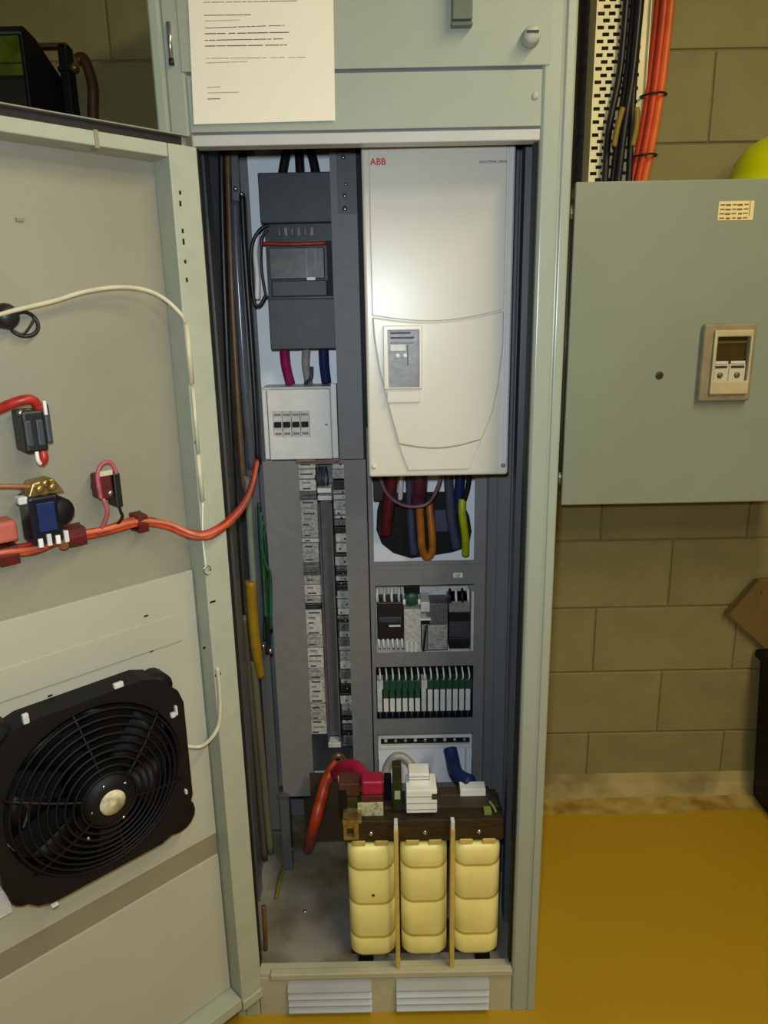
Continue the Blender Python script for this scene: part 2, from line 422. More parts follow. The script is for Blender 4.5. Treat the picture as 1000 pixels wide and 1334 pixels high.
# plinth
pl = build('plinth_panel', MB().box(-.2505, .251, .003, .007, 0, .09), PLINTH, cab)
build('sill', MB().box(-.226, .2515, -.004, .012, .091, .1045), LIP if False else PLINTH, cab, bevel=.002)
build('sill_base', MB().box(-.2515, .2515, .004, .03, .08, .0985), PLINTH, cab)
def louver(x0, x1, z, h):
    m_ = MB(); m_.prism([(.003, z + h), (.0028, z + h), (-.009, z + .004), (-.009, z + .002), (.003, z + .001)], x0, x1, 'x')
    build('louver_slot', MB().box(x0 + .003, x1 - .003, -.0005, .003, z - .0028, z + .001), BLACKM, pl)
    return build('louver', m_, LOUV, pl, bevel=.0008)
for (x0, x1) in ((-.193, -.027), (.022, .206)):
    for i, (z, h) in enumerate(((.0615, .022), (.0445, .0155), (.0275, .0155), (.0105, .0155))):
        louver(x0, x1, z, h)

# inside structure
build('mounting_plate', MB().box(-.242, .262, .42, .423, .30, 1.80), WHITEP, cab)
build('lower_back_board', MB().box(-.20, .262, .424, .427, .088, .36), BROWN, cab)
# mounting plate top-left bracket
b_ = P(326, 198, .416); build('plate_bracket', MB().box(b_.x - .006, b_.x + .008, .414, .42, b_.z - .008, b_.z + .012), MGREY, cab)
# guard plates (real plates with cut-outs)
GY = .30
def GX(px, py): return P(px, py, GY).x
def GZ(px, py): return P(px, py, GY).z
slot = (GX(398, 800), GX(454, 800), GZ(430, 1012), GZ(430, 604))
A0, A1 = -.229, GX(476, 600)
build('guard_plate', MB().plate(A0, A1, .288, GZ(400, 600), GY, GY + .002, [slot]), GREY, cab)
colx = GX(439, 300)
build('guard_plate', MB().plate(-.072, GX(464, 230), GZ(400, 600) + .0015, 1.72, GY, GY + .002), GREY, cab)
build('shadow_gap_strip', MB().box(-.034, .0, GY + .006, GY + .010, 1.085, 1.74), BLACKM, cab)  # black strip stands in for the shadow gap beside the drive
build('shadow_gap_strip', MB().box(A1 - .005, A1 + .009, GY + .005, GY + .008, .31, 1.084), BLACKM, cab)  # shade line between the guard plates, made as a black strip
H = []
for (x0, y0, x1, y1) in ((485, 600, 618, 731), (489, 762, 617, 850), (490, 868, 616, 936), (492, 956, 615, 1020)):
    H.append((GX(x0, (y0 + y1) / 2), GX(x1, (y0 + y1) / 2), GZ(550, y1), GZ(550, y0)))
H[0] = (H[0][0], H[0][1], H[0][2], 1.12)
gx1 = GX(633, 750)
build('guard_plate', MB().plate(A1 + .003, gx1, .30, 1.14, GY, GY + .002, H), GREY, cab)
sb = MB(); sb.box(A1 + .003, gx1, GY - .002, GY, GZ(550, 741), GZ(550, 736)); build('guard_seam_strip', sb, GREY, cab)
# small guard bracket plate, top of column, with screws
gp = MB(); a, b = P(440, 278, GY - .004), P(466, 197, GY - .004)
gb = build('guard_bracket', MB().box(a.x, b.x - .004, GY - .004, GY - .001, a.z, b.z), mat('bracket_grey', (92, 92, 94), .5), cab)
for (px, py, r) in ((447, 205, .004), (450, 240, .003), (449, 255, .004), (449, 272, .005)):
    q = P(px, py, GY - .005); build('screw', MB().lathe([(r, 0), (r, .002), (0, .003)], (q.x, GY - .004, q.z), (0, -1, 0), 12), SCREW, gb)
# standoff rails right
build('side_rail', MB().prism([(.228, .31), (.228, .275), (.245, .275), (.247, .270), (.272, .270), (.274, .275), (.290, .275), (.290, .28), (.233, .28), (.233, .31)], .09, 1.75, 'z'), mat('column_grey', (116, 120, 124), .3, .1, var=.08, stretch=(1, 1, .1)), cab, bevel=.002)
build('side_rail', MB().prism([(.256, .16), (.256, .13), (.290, .13), (.290, .16)], .09, 1.75, 'z'), RAILD, cab)
build('side_rail', MB().prism([(-.262, .34), (-.262, .30), (-.240, .30), (-.240, .304), (-.257, .304), (-.257, .34)], .20, 1.75, 'z'), RAILD, cab)
build('side_rail', MB().prism([(-.290, .24), (-.290, .20), (-.280, .20), (-.280, .24)], .09, 1.75, 'z'), RAIL, cab)
# steel foot post left
q = P(370, 1035, .30)
build('support_post', MB().box(q.x - .012, q.x + .010, .295, .325, .088, .288), RAILD, cab, bevel=.002)
q0 = P(370, 1035, .295)
build('post_cap', MB().box(q.x - .014, q.x + .012, .292, .328, .286, .298), RAIL, cab, bevel=.002)

# ------------------------------------------------------------------ cabinet door (swung open to the left)
door = build('door', MB(dw).box(-.012, .545, -.002, .000, .09, 1.606), PAINT2, cab)
def dpart(name, mb, m_, bevel=0): return build(name, mb, m_, door, bevel)
e = MB(dw); e.box(-.012, -.010, 0, .018, .09, 1.606); dpart('edge_return', e, PAINT2)
e = MB(dw); e.box(-.012, .545, 0, .012, 1.6045, 1.606); dpart('edge_return', e, PAINT2)
e = MB(dw); e.box(-.012, .545, 0, .018, .09, .0915); dpart('edge_return', e, PAINT2)
e = MB(dw); e.box(.0, .54, .0, .006, 1.583, 1.6035); dpart('gasket', e, RUBBER)
DPT = .0455
# perimeter profile frame
m_ = MB(dw); m_.box(0, .0435, .002, DPT, .112, 1.5835); fp = dpart('frame_profile', m_, PAINTP, .0015)
m_ = MB(dw); m_.box(.0445, .53, .002, DPT, 1.566, 1.5835); dpart('frame_profile', m_, PAINTP, .0015)
m_ = MB(dw); m_.box(.0445, .53, .002, DPT, .112, .135); dpart('frame_profile', m_, PAINTP, .0015)
m_ = MB(dw); m_.box(.49, .53, .002, DPT, .136, 1.565); dpart('frame_profile', m_, PAINTP, .0015)
m_ = MB(dw); m_.box(.139, .145, .03, DPT + .001, 1.563, 1.5850); dpart('frame_joint_clip', m_, BAND, .001)
# bottom corner foot
m_ = MB(dw); m_.box(.0, .0435, .004, DPT + .003, .108, .128); dpart('corner_piece', m_, PAINTP, .002)
# perforations and slots on hinge-side profile
for (uu, zz, hh, ww) in [(.030, 1.520, .005, .003), (.031, 1.505, .007, .003), (.031, 1.470, .006, .003), (.031, 1.455, .008, .003), (.031, 1.430, .005, .003), (.031, 1.405, .006, .003)]:
    m_ = MB(dw); m_.box(uu, uu + ww, DPT - .0005, DPT + .0004, zz, zz + hh); dpart('slot', m_, BLACKM)
for (px, py, hh, ww) in [(255, 578, .004, .004), (277, 785, .003, .010), (284, 880, .003, .012), (266, 845, .003, .004)]:
    uu, zz = PD(px, py, DPT)
    m_ = MB(dw); m_.box(uu - ww / 2, uu + ww / 2, DPT - .0005, DPT + .0004, zz, zz + hh); dpart('slot', m_, BLACKM)
uu, zz = PD(268, 742, DPT)
m_ = MB(dw); m_.tube([(uu + .006 * math.cos(t), DPT + .004, zz + .007 * math.sin(t)) for t in [i * math.pi / 4 for i in range(8)]], .0013, n=8, sub=3, closed=True)
dpart('tie_ring', m_, SCREW)
# lower sheets
m_ = MB(dw); m_.box(.046, .488, .002, .010, .478, .969); dpart('inner_sheet', m_, SHEET, .001)
m_ = MB(dw); m_.box(.046, .488, .002, .008, .436, .4765); dpart('cross_band', m_, BAND)
m_ = MB(dw); m_.box(.046, .488, .002, .010, .137, .4345); dpart('inner_sheet', m_, SHEET, .001)
m_ = MB(dw); m_.box(.075, .47, .010, .013, .858, .905); dpart('fan_flange', m_, SHEET, .001)
for (px, py) in ((190, 802), (197, 848), (65, 906)):
    uu, zz = PD(px, py, .0105)
    m_ = MB(dw); m_.box(uu - .003, uu + .003, .0095, .0125, zz - .0008, zz + .0008); dpart('rivet', m_, BLACKM)
m_ = MB(dw); u1, z1 = PD(25, 286, .001); m_.box(u1 - .006, u1 + .004, 0, .003, z1 - .002, z1 + .002); dpart('rivet', m_, BAND)

# ------------------------------------------------------------------ paper notice
ctr = (-.143, -.004, 1.624)
pa = thing('paper_notice', 'white printed paper sheet taped across the cabinet upper door', 'paper', (-.143, -.003, 1.6245))
pc = [P(245, 0, -.003), P(252.5, 162, -.003), P(436.5, 157, -.003), P(434, 0, -.003)]
tl, bl_, br, tr = pc
ex = (tl - bl_) * (.285 / .155); exr = (tr - br) * (.285 / .152)
pts = [(bl_.x, bl_.z), (br.x, br.z), (br.x + exr.x, br.z + exr.z), (bl_.x + ex.x, bl_.z + ex.z)]
build('sheet', MB().prism(pts, -.0034, -.0028), PAPER, pa)
def inkline(x0, y0, x1, y1, h, m_):
    a, b = P(x0, y0, -.0036), P(x1, y1, -.0036)
    words = max(1, int((x1 - x0) / 13)); mb = MB(); t = 0; n_ = words
    rr = random.Random(int(x0 * 7 + y0 * 13))
    h *= .62
    cuts = [0] + sorted(rr.random() for _ in range(n_ - 1)) + [1]
    for i in range(n_):
        a0, a1 = cuts[i] + (.006 if i else 0), cuts[i + 1] - .006
        if a1 - a0 < .02: continue
        p, q = a.lerp(b, a0), a.lerp(b, a1)
        mb.prism([(p.x, p.z - h / 2), (q.x, q.z - h / 2), (q.x, q.z + h / 2), (p.x, p.z + h / 2)], -.0037, -.0035)
    if mb.bm.verts: build('print_line', mb, m_, pa)
for L in ((265, 3, 390, 1, .0022, INKT), (266, 20, 327, 19, .0015, INK), (266, 27.5, 312, 26, .0013, INKT), (267, 36.5, 371, 33, .0014, INK), (267, 44, 377, 42, .0018, INK),
          (267, 52.5, 369, 50.5, .0016, INK), (267, 60, 374, 58.5, .0018, INK), (268, 76, 399, 74.5, .0016, INKT), (268, 82, 322, 80, .0016, INKT),
          (270, 114, 287, 113, .0018, INKT), (270, 121, 311, 120, .0016, INKT), (270, 129, 287, 128.5, .0016, INK)):
    inkline(*L)

# ================================================================== INVERTER DRIVE
DX0, DX1, DF, DB, DT = -.0098, .2375, .112, .36, 1.69
dv = thing('frequency_converter', 'cream wall-mounted motor drive with rounded cover and small keypad', 'drive', ((DX0 + DX1) / 2, .25, 1.078))
build('housing', MB().box(DX0, DX1, DF, DB, 1.078, DT), DRIVE, dv, bevel=.005, seg=3)
def Q(px, py): q = P(px, py, DF - .003); return (q.x, q.z)
def arc(a, b, sag, n=14):
    return [(a[0] + (b[0] - a[0]) * i / n, a[1] + (b[1] - a[1]) * i / n - sag * math.sin(math.pi * i / n)) for i in range(n + 1)]
AL, AR = Q(484.5, 412), Q(656, 404)
top = arc(AL, AR, .0135)
up_ = [(x, z + .0012) for x, z in top] + [(AR[0], DT - .004), (AL[0], DT - .004)]
build('upper_cover', MB().prism(up_, DF - .004, DF + .001), DRIVE, dv, bevel=.0015)
lc = [Q(*p) for p in ((484.5, 412), (486.5, 440), (493, 480), (503, 520), (511, 549), (519, 578))]
rc = [Q(*p) for p in ((656, 404), (655, 450), (649, 500), (642, 533), (635, 553), (627, 572))]
ba = arc(lc[-1], rc[-1], .0115)
low = [(x, z - .0012) for x, z in top] + rc[1:-1] + ba[::-1] + lc[1:-1][::-1]
build('lower_cover', MB().prism(low, DF - .007, DF + .001), DRIVE, dv, bevel=.003, seg=3)
ch = ba + [Q(622, 585), Q(611, 611), Q(532, 613), Q(525, 596)]
build('chin', MB().prism([(x, z - (.001 if i <= 14 else 0)) for i, (x, z) in enumerate(ch)], DF - .004, DF + .001), DRIVE, dv, bevel=.0015)
build('right_edge_strip', MB().box(DX1 - .011, DX1 - .003, DF - .002, DF + .001, 1.095, DT - .01), DRIVEG, dv, bevel=.001)
for (px, py) in ((487, 608), (655, 606)):
    q = P(px, py, DF); build('corner_screw', MB().lathe([(.004, 0), (.004, .002), (0, .003)], (q.x, DF, q.z), (0, -1, 0), 14), MGREY if px > 600 else DRIVE, dv)
# keypad
kx0, kz0 = P(500, 508, DF - .012).x, P(520, 507, DF - .012).z
kx1, kz1 = P(550, 440, DF - .012).x, P(520, 424, DF - .012).z
ky = DF - .013
ins = (kx0 + .0085, kx1 - .006, kz0 + .003, kz1 - .008)
kp = build('keypad', MB().plate(kx0, kx1, kz0, kz1, ky, DF - .006, [ins]), DRIVE, dv, bevel=.002)
kg = build('keypad_face', MB().box(ins[0], ins[1], DF - .009, DF - .006, ins[2], ins[3]), KEY, kp)
iw = ins[1] - ins[0]
for i, zz in enumerate((-.001, -.009, -.017)):
    build('ridge', MB().box(ins[0] + .004, ins[1] - (.008 if i else .014), DF - .0125 + .001 * i, DF - .008, ins[3] + zz - .0045, ins[3] + zz - .0015), BLACK if i < 2 else MGREY, kp, bevel=.0006)
build('display', MB().box(ins[0] + .003, ins[0] + iw * .58, DF - .0125, DF - .009, ins[3] - .034, ins[3] - .023), LGREY, kp, bevel=.001)
for i in range(2):
    x = ins[0] + iw * (.3 + .24 * i)
    build('button', MB().lathe([(.0042, 0), (.0042, .002), (0, .003)], (x, DF - .009, ins[3] - .042), (0, -1, 0), 14), WHITE, kp)
build('side_line', MB().box(ins[0] + iw * .62, ins[0] + iw * .65, DF - .0100, DF - .0088, ins[3] - .058, ins[3] - .024), BLACK, kp)
a, b = P(504, 525, DF - .009), P(547.5, 509, DF - .009)
build('keypad_flap', MB().box(a.x, b.x, DF - .011, DF - .006, a.z, b.z), DRIVE, dv, bevel=.0015)
q = P(482, 215, DF - .0045); text_mesh('logo_print', 'ABB', .0140, (q.x, DF - .0041, q.z), REDINK, dv)
q = P(624, 212.5, DF - .0045); text_mesh('name_print', 'INDUSTRIAL DRIVE', .0052, (q.x, DF - .0041, q.z), GREYINK, dv)

# ================================================================== SWITCH-DISCONNECTOR
SY = .315
def rectY(x0, y0, x1, y1, Y):
    cy, cx = (y0 + y1) / 2, (x0 + x1) / 2
    return P(x0, cy, Y).x, P(x1, cy, Y).x, P(cx, y1, Y).z, P(cx, y0, Y).z
x0, x1, z0, z1 = rectY(337, 224, 434, 290, SY)
X0, X1 = x0, x1
sw = thing('switch_disconnector', 'charcoal three-pole main switch with blank terminal shrouds on white plate', 'switch', ((X0 + X1) / 2, .37, P(390, 455, SY).z))
build('terminal_shroud', MB().box(X0, X1, SY, .40, z0, z1), CHAR, sw, bevel=.002)
_, _, z0b, z1b = rectY(350, 389, 437, 455, SY)
build('terminal_shroud', MB().box(X0 + .006, X1 + .006, SY, .40, z0b, z1b), CHAR, sw, bevel=.002)
build('body', MB().box(X0 + .004, X1 - .002, SY + .022, .42, z1b, z0), BLACK, sw)
_, _, za, zb = rectY(345, 322, 420, 363, SY)
build('front_window', MB().box(X0 + .012, X1 - .022, SY + .006, SY + .022, za, zb), CHAR2, sw, bevel=.0015)
_, _, zc, zd = rectY(345, 365, 425, 386, SY)
build('lower_cover', MB().box(X0 + .014, X1 - .018, SY + .004, SY + .022, zc, zd), CHAR, sw, bevel=.002)
build('side_frame', MB().box(X1 - .017, X1 - .008, SY + .008, SY + .022, zc, za + (zb - za) * 1.2), BLACKM, sw)
build('white_edge', MB().box(X1 + .003, X1 + .006, SY + .01, SY + .03, z1b + .002, z1b + .045), WHITE, sw)
q = P(405, 363, SY)
build('indicator', MB().box(q.x - .0085, q.x + .0085, SY + .001, SY + .006, q.z - .003, q.z + .003), WHITE, sw, bevel=.001)
for i in range(6):
    xx = X0 + .030 + i * .0125
    build('terminal_lug', MB().box(xx, xx + .006, SY + .016, SY + .022, z0 - .022, z0 - .006), MGREY if i % 2 else CHAR2, sw, bevel=.001)
for i in range(4):
    xx = X1 - .058 + i * .009
    build('contact_rib', MB().box(xx, xx + .004, SY + .0035, SY + .007, za + .004, zb - .004), CHAR2 if i % 2 else MGREY, sw)
# red bridging wire across it
cable('red_wire', 'thin red wire running straight across the main switch', [P(341, 317, SY), P(380, 318, SY - .001), P(425, 316.5, SY)], .0032, REDW, 'wire', n=8)
# supply cables above
for i, ((xa, xb), m__) in enumerate((((374, 367), BLACKW), ((389, 391), BLACKW), ((404, 412), BLACKW))):
    cable('supply_cable', ['black supply cable entering the main switch, nearest the door', 'black supply cable entering the main switch, middle of three', 'black supply cable entering the main switch, nearest the guard column'][i],
          [P(xa, 180, .37) + Vector((0, 0, .05)), P(xa, 190, .37), P((xa + xb) / 2, 210, .365), P(xb, 230, .36)], .0088, m__, 'cable', 'supply cables above the main switch')
# loop of black and white wires beside switch
cable('wire_loop', 'black wire looping out beside the main switch', [P(350, 293, .33), P(338, 300, .33), P(328, 320, .33), P(327, 355, .33), P(331, 393, .33), P(338, 398, .33), P(346, 385, .33)], .0035, BLACKW, 'wire', n=8)
cable('white_wire', 'thick white wire hanging inside the black wire loop', [P(335, 305, .345), P(332.5, 330, .345), P(335, 360, .345), P(335, 390, .345)], .0055, WHITE, 'wire', n=8)
cable('wire_loop', 'second black wire hugging the side of the main switch', [P(349, 300, .335), P(341, 310, .335), P(340, 345, .335), P(345, 380, .335), P(349, 388, .335)], .0028, BLACKW, 'wire', n=8)
# outgoing phase cables
for nm, lab, p_, m__, r in (('phase_cable', 'magenta phase cable below the main switch', ((370, 450), (372, 475), (378, 500)), MAGW, .0105),
                        ('phase_cable', 'grey phase cable below the main switch between magenta and blue', ((399, 450), (398, 475), (402, 499)), GREYW, .0085),
                        ('phase_cable', 'dark blue phase cable below the main switch', ((421, 450), (422, 475), (425, 498)), BLUEW, .0105)):
    cable(nm, lab, [P(x, y, .365 + .01 * i) for i, (x, y) in enumerate(p_)], r, m__, 'cable', 'phase cables below the main switch')
cable('black_wire', 'short dark wire hooking beside the grey phase cable', [P(406, 478, .37), P(405, 492, .365), P(397, 500, .37)], .0035, CHAR, 'wire', n=8)

# ------------------------------------------------------------------ small distribution box
BY = .335
x0, x1, z0, z1 = rectY(350, 507, 431, 598, BY)
db = thing('distribution_box', 'small white breaker enclosure below the phase cables', 'enclosure', ((x0 + x1) / 2, .38, z0))
build('back_box', MB().box(x0 - .012, x1 + .013, BY + .012, .42, z0 - .001, z1 + .004), LGREY, db, bevel=.002)
rw = rectY(356, 536, 403, 569, BY)
build('cover', MB().plate(x0, x1, z0, z1, BY - .004, BY + .012, [(rw[0], rw[1], rw[2], rw[3])]), WHITE, db, bevel=.0015)
build('side_strip', MB().box(x0 - .011, x0 - .002, BY + .002, BY + .012, z0, z1), WHITE, db, bevel=.001)
build('side_strip', MB().box(x1 + .002, x1 + .013, BY + .002, BY + .012, z0, z1 + .01), WHITE, db, bevel=.001)
for i in range(4):
    w_ = (rw[1] - rw[0]) / 4; xx = rw[0] + i * w_; zm = (rw[2] + rw[3]) / 2
    br_ = build('breaker', MB().box(xx + .0006, xx + w_ - .0006, BY, BY + .012, rw[2], rw[3]), LGREY, db)
    build('toggle', MB().box(xx + .002, xx + w_ - .002, BY - .006, BY + .001, zm - .006, zm + .005), BLACKM, br_, bevel=.001)
    build('marking', MB().box(xx + .002, xx + w_ - .002, BY - .0008, BY + .001, rw[3] - .009, rw[3] - .004), MGREY, br_)
    build('marking', MB().box(xx + .003, xx + w_ - .003, BY - .0008, BY + .001, rw[2] + .004, rw[2] + .009), MGREY, br_)
q = P(425, 553, BY - .005); build('latch', MB().box(q.x - .003, q.x + .003, BY - .0055, BY - .003, q.z - .001, q.z + .001), BLACK, db)
a, b = P(372, 602, .30), P(443, 599, .30)
tag(build('copper_bar', MB().box(a.x + .02, b.x, .297, .2995, a.z - .003, a.z + .002), mat('dull_copper', (120, 84, 74), .45, .3, var=.2, scale=60)), 'dull copper strip under the small white breaker enclosure', 'bar')

# ================================================================== LEFT SLOT: terminal columns and duct
TY = .335
sl0, sl1 = P(398, 800, TY).x - .002, P(454, 800, TY).x + .004
rail = tag(build('din_rail', MB().box(sl0 - .006, sl1 + .006, TY + .045, TY + .055, .30, 1.07), RAIL), 'zinc mounting rail behind the tall guard plate slot', 'rail')
rnd = random.Random(3)
zt = GZ(430, 606) + .006
hs = [.020, .022, .026, .018, .085, .010, .045, .030, .022, .026, .018, .014, .060, .030, .05, .03, .06, .04, .04]
TG1 = mat('terminal_grey', (176, 176, 174), .5, var=.22, scale=160, bump=.2)
TG2 = mat('terminal_pale', (204, 203, 198), .5, var=.15, scale=120, bump=.2)
TG3 = mat('terminal_dark', (104, 104, 104), .5, var=.25, scale=160, bump=.2)
ms = [TG2, TG2, TG2, TG3, TG1, TG2, TG1, TG3, TG1, TG2, TG1, BLACK, TG2, TG1, TG2, TG1, TG2, TG1, TG2]
z = zt; i = 0
zend = GZ(430, 985)
while z > zend + .01 and i < len(hs):
    h = min(hs[i], z - zend)
    t = thing('terminal_block', 'pale terminal block in the left column of the tall slot, ' + od(i) + ' from the top', 'terminal', (sl0 + .012, TY + .02, z - h), 'terminal blocks in the left column of the slot')
    dy = rnd.uniform(-.004, .004)
    build('body', MB().box(sl0, sl0 + .038 + rnd.uniform(-.001, .001), TY + dy, TY + .045, z - h + .0008, z - .0008), ms[i], t, bevel=.0015)
    nsc = max(1, int(h / .012))
    for k in range(nsc):
        zz = z - h + (k + .5) * h / nsc
        build('wire_entry', MB().box(sl0 + .005 + rnd.uniform(0, .005), sl0 + .018 + rnd.uniform(0, .016), TY + dy - .0015, TY + dy + .001, zz - .0015, zz + .0015), MGREY if k % 2 else CHAR, t)
    z -= h; i += 1
z = zt; i = 0
while z > zend + .006 and i < 60:
    h = rnd.choice((.008, .010, .012, .016, .022)); h = min(h, z - zend)
    t = thing('terminal_block', 'small clamp terminal in the right column of the tall slot, ' + od(i) + ' from the top', 'terminal', (sl1 - .009, TY + .02, z - h), 'clamp terminals in the right column of the slot')
    build('body', MB().box(sl1 - .030 + rnd.uniform(0, .004), sl1 - .001, TY + rnd.uniform(-.003, .006), TY + .045, z - h + .001, z - .001), rnd.choice((TG1, TG2, TG1, TG3, BLACK)), t, bevel=.0015)
    build('screw', MB().lathe([(.0025, 0), (.002, .0015), (0, .0018)], (sl1 - rnd.uniform(.006, .020), TY - .003, z - h / 2), (0, -1, 0), 8), rnd.choice((SCREW, CHAR)), t)
    z -= h; i += 1
cx0 = sl0 + .0400; cx1 = sl1 - .0315
du = thing('cable_duct', 'narrow grey wiring duct between the terminal columns', 'duct', ((cx0 + cx1) / 2, TY + .02, zend + .005))
ztop = GZ(430, 660)
build('trough', MB().prism([(cx0, TY - .006), (cx0 + .003, TY - .006), (cx0 + .003, TY + .02), (cx1 - .003, TY + .02), (cx1 - .003, TY - .006), (cx1, TY - .006), (cx1, TY + .04), (cx0, TY + .04)], zend + .018, ztop, 'z'), mat('duct_grey', (96, 96, 100), .45, var=.1, scale=60), du)
build('duct_foot', MB().box(cx0, cx1, TY - .008, TY + .02, zend + .004, zend + .016), LGREY, du, bevel=.001)
for k, zz in enumerate((ztop + .006, ztop + .022)):
    build('label_holder', MB().box(cx0, cx1, TY - .004, TY + .03, zz, zz + .010), LGREY if k == 0 else WHITE, du, bevel=.001)
for k in range(6):
    xx = cx0 - .002 + k * .0045
    cable('control_wire', 'short control wire at the top of the tall slot, ' + od(k) + ' from the left', [Vector((xx, TY + .005, ztop + .036)), Vector((xx + rnd.uniform(-.003, .003), TY, ztop + .052)), Vector((xx + rnd.uniform(-.002, .002), TY + .012, ztop + .075))], .0019, rnd.choice((BLACKW, GREYW, CHAR)), 'wire', 'control wires at the top of the slot', n=6, sub=3)
# white strip below slot
a = rectY(409, 982, 442, 1016, .40)
tag(build('terminal_label', MB().box(a[0], a[1] + .02, .395, .40, a[2], a[3] + .03), WHITEP), 'white ribbed label strip below the tall slot', 'label')

# ================================================================== RIGHT GUARD CUT-OUTS
# 1. cable gland opening with motor cables
CY = .40
gl = thing('cable_gland_plate', 'white gland plate with a dark oval opening under the drive', 'plate', (.10, CY, P(550, 735, CY).z - .01))
x0, x1, z0, z1 = rectY(470, 600, 630, 745, CY)
build('plate', MB().box(x0, x1, CY, CY + .004, z0, z1), WHITEP, gl)
ov = [P(px, py, CY) for px, py in ((497, 642), (491, 665), (490, 690), (497, 708), (512, 720), (535, 727), (560, 724), (590, 719), (610, 712), (614, 692), (611, 672), (603, 655), (600, 640))]
build('opening', MB().prism([(q.x, q.z) for q in ov], CY - .002, CY), BLACKM, gl)
bx = rectY(566, 664, 583, 692, CY - .004); build('inner_block', MB().box(bx[0], bx[1], CY - .006, CY - .002, bx[2], bx[3]), SLATE, gl)
bk = rectY(486, 623, 502, 652, .36)
tag(build('plastic_bracket', MB().box(bk[0], bk[1], .35, .40, bk[2], bk[3] + .02), BLACK, bevel=.002), 'black plastic bracket at the corner of the gland opening', 'bracket')
for nm, lab, pp, r, m__ in (
    ('motor_cable', 'dark red motor cable drooping left in the gland opening', ((511, 600, .30), (508, 640, .33), (504, 670, .35), (502, 694, .37)), .014, DKRED),
    ('motor_cable', 'thin white cable between the red cables', ((522, 600, .33), (522, 630, .35), (521, 650, .37)), .0055, WHITE),
    ('motor_cable', 'thick plum cable above the amber loop', ((546, 600, .30), (546, 630, .32), (544, 655, .36)), .0165, PLUM),
    ('motor_cable', 'slate blue cable left of the amber loop', ((533, 600, .34), (534, 650, .365), (536, 690, .37), (540, 722, .375)), .009, SLATE),
    ('motor_cable', 'amber cable bent in a long loop', ((546, 655, .345), (548, 690, .345), (550, 715, .345), (556, 726, .345), (563, 715, .345), (562, 690, .35), (559, 655, .36)), .0085, ORBR),
    ('motor_cable', 'dark slate cable running down right of the amber loop', ((583, 600, .34), (585, 640, .36), (588, 680, .375), (595, 714, .38)), .0105, SLATE),
    ('motor_cable', 'second white cable near the dark cables', ((591, 600, .35), (591, 640, .37), (591, 655, .385)), .0035, WHITE),
    ('motor_cable', 'navy cable left of the yellow-green earth wire', ((600, 600, .33), (598, 640, .36), (594, 668, .385)), .011, BLUEW),
    ('motor_cable', 'black wire slanting to the right gland edge', ((613, 600, .34), (609, 635, .35), (603, 655, .36)), .0055, BLACKW),
    ('earth_wire', 'yellow-green earth wire hanging in the gland opening', ((602, 650, .36), (602, 670, .355), (606, 700, .36), (606, 723, .375)), .0085, YGR)):
    cable(nm, lab, [P(*p) for p in pp], r, m__, 'cable', 'cables in the gland opening')
cable('hanging_wire', 'thin mauve wire sagging in front of the motor cables', [P(*p) for p in ((492, 612, .30), (502, 640, .30), (520, 656, .30), (540, 660, .30), (558, 655, .30), (570, 635, .30), (576, 612, .30))], .004, mat('mauve_wire', (112, 82, 92), .4, var=.15, scale=60), 'wire', n=8)

# 2. relays
RY = .345
r2 = rectY(480, 752, 626, 860, .40)
tag(build('relay_backing', MB().box(r2[0], r2[1], .398, .402, r2[2], r2[3]), LGREY), 'pale backing plate behind the relay row', 'plate')
r = rectY(491, 785, 525, 833, RY)
t = thing('relay', 'black relay with white wires, leftmost in the relay row', 'relay', ((r[0] + r[1]) / 2, RY + .03, r[2]))
build('body', MB().box(r[0], r[1], RY, .398, r[2], r[3]), BLACK, t, bevel=.002)
zm = (r[2] + r[3]) / 2
build('front_step', MB().box(r[0] + .004, r[1] - .004, RY - .008, RY, zm + .0, zm + .012), CHAR, t, bevel=.001)
build('label', MB().box(r[0] + .026, r[1] - .006, RY - .004, RY, zm - .012, zm - .009), WHITE, t)
for k in range(6):
    xx = r[0] + .002 + k * (r[1] - r[0] - .006) / 5
    build('lower_wire', MB().tube([(xx, RY + .004, r[2] + .004), (xx + .001, RY - .002, r[2] - .010), (xx + .002, RY + .002, r[2] - .022)], .0026, n=6, sub=3), WHITE, t)
for k in range(4):
    xx = r[0] + .002 + k * (r[1] - r[0] - .010) / 3
    build('upper_wire', MB().tube([(xx, RY + .01, r[3] - .004), (xx - .001, RY + .004, r[3] + .014), (xx + .001, RY + .01, r[3] + .032)], .0032, n=6, sub=3), LGREY if k % 2 else WHITE, t)
r = rectY(526, 793, 548, 849, RY)
t = thing('relay_socket', 'pale relay socket with a round dark green coil on top', 'relay', ((r[0] + r[1]) / 2, RY + .03, r[2]))
build('socket', MB().box(r[0], r[1], RY - .004, .398, r[2], r[3]), TG2, t, bevel=.002)
for k in range(3): build('socket_rib', MB().box(r[0] + .004 + k * .010, r[0] + .008 + k * .010, RY - .007, RY - .003, r[2] + .002, r[2] + .026), WHITE, t, bevel=.0008)
q = P(536, 782, RY - .006)
build('coil', MB().lathe([(.016, 0), (.016, .012), (.012, .016), (0, .016)], (q.x, RY + .012, q.z), (0, -1, 0), 20), GREENT, t)
build('coil_cap', MB().box(q.x - .016, q.x + .018, RY, .398, q.z + .012, q.z + .030), BLACKM, t, bevel=.002)
for s in (-1, 1): build('clip', MB().lathe([(0, -.008), (.0035, -.005), (.0035, .005), (0, .008)], (q.x + s * .0165, RY - .006, q.z - .004), (0, 0, 1), 10), WHITE, t)
r = rectY(549, 786, 583, 846, RY)
t = thing('timer_module', 'light grey timer module with a dark slot beside the relay socket', 'relay', ((r[0] + r[1]) / 2, RY + .03, r[2]))
build('body', MB().box(r[0] + .012, r[1], RY - .002, .398, r[2], r[3]), TG3, t, bevel=.0015)
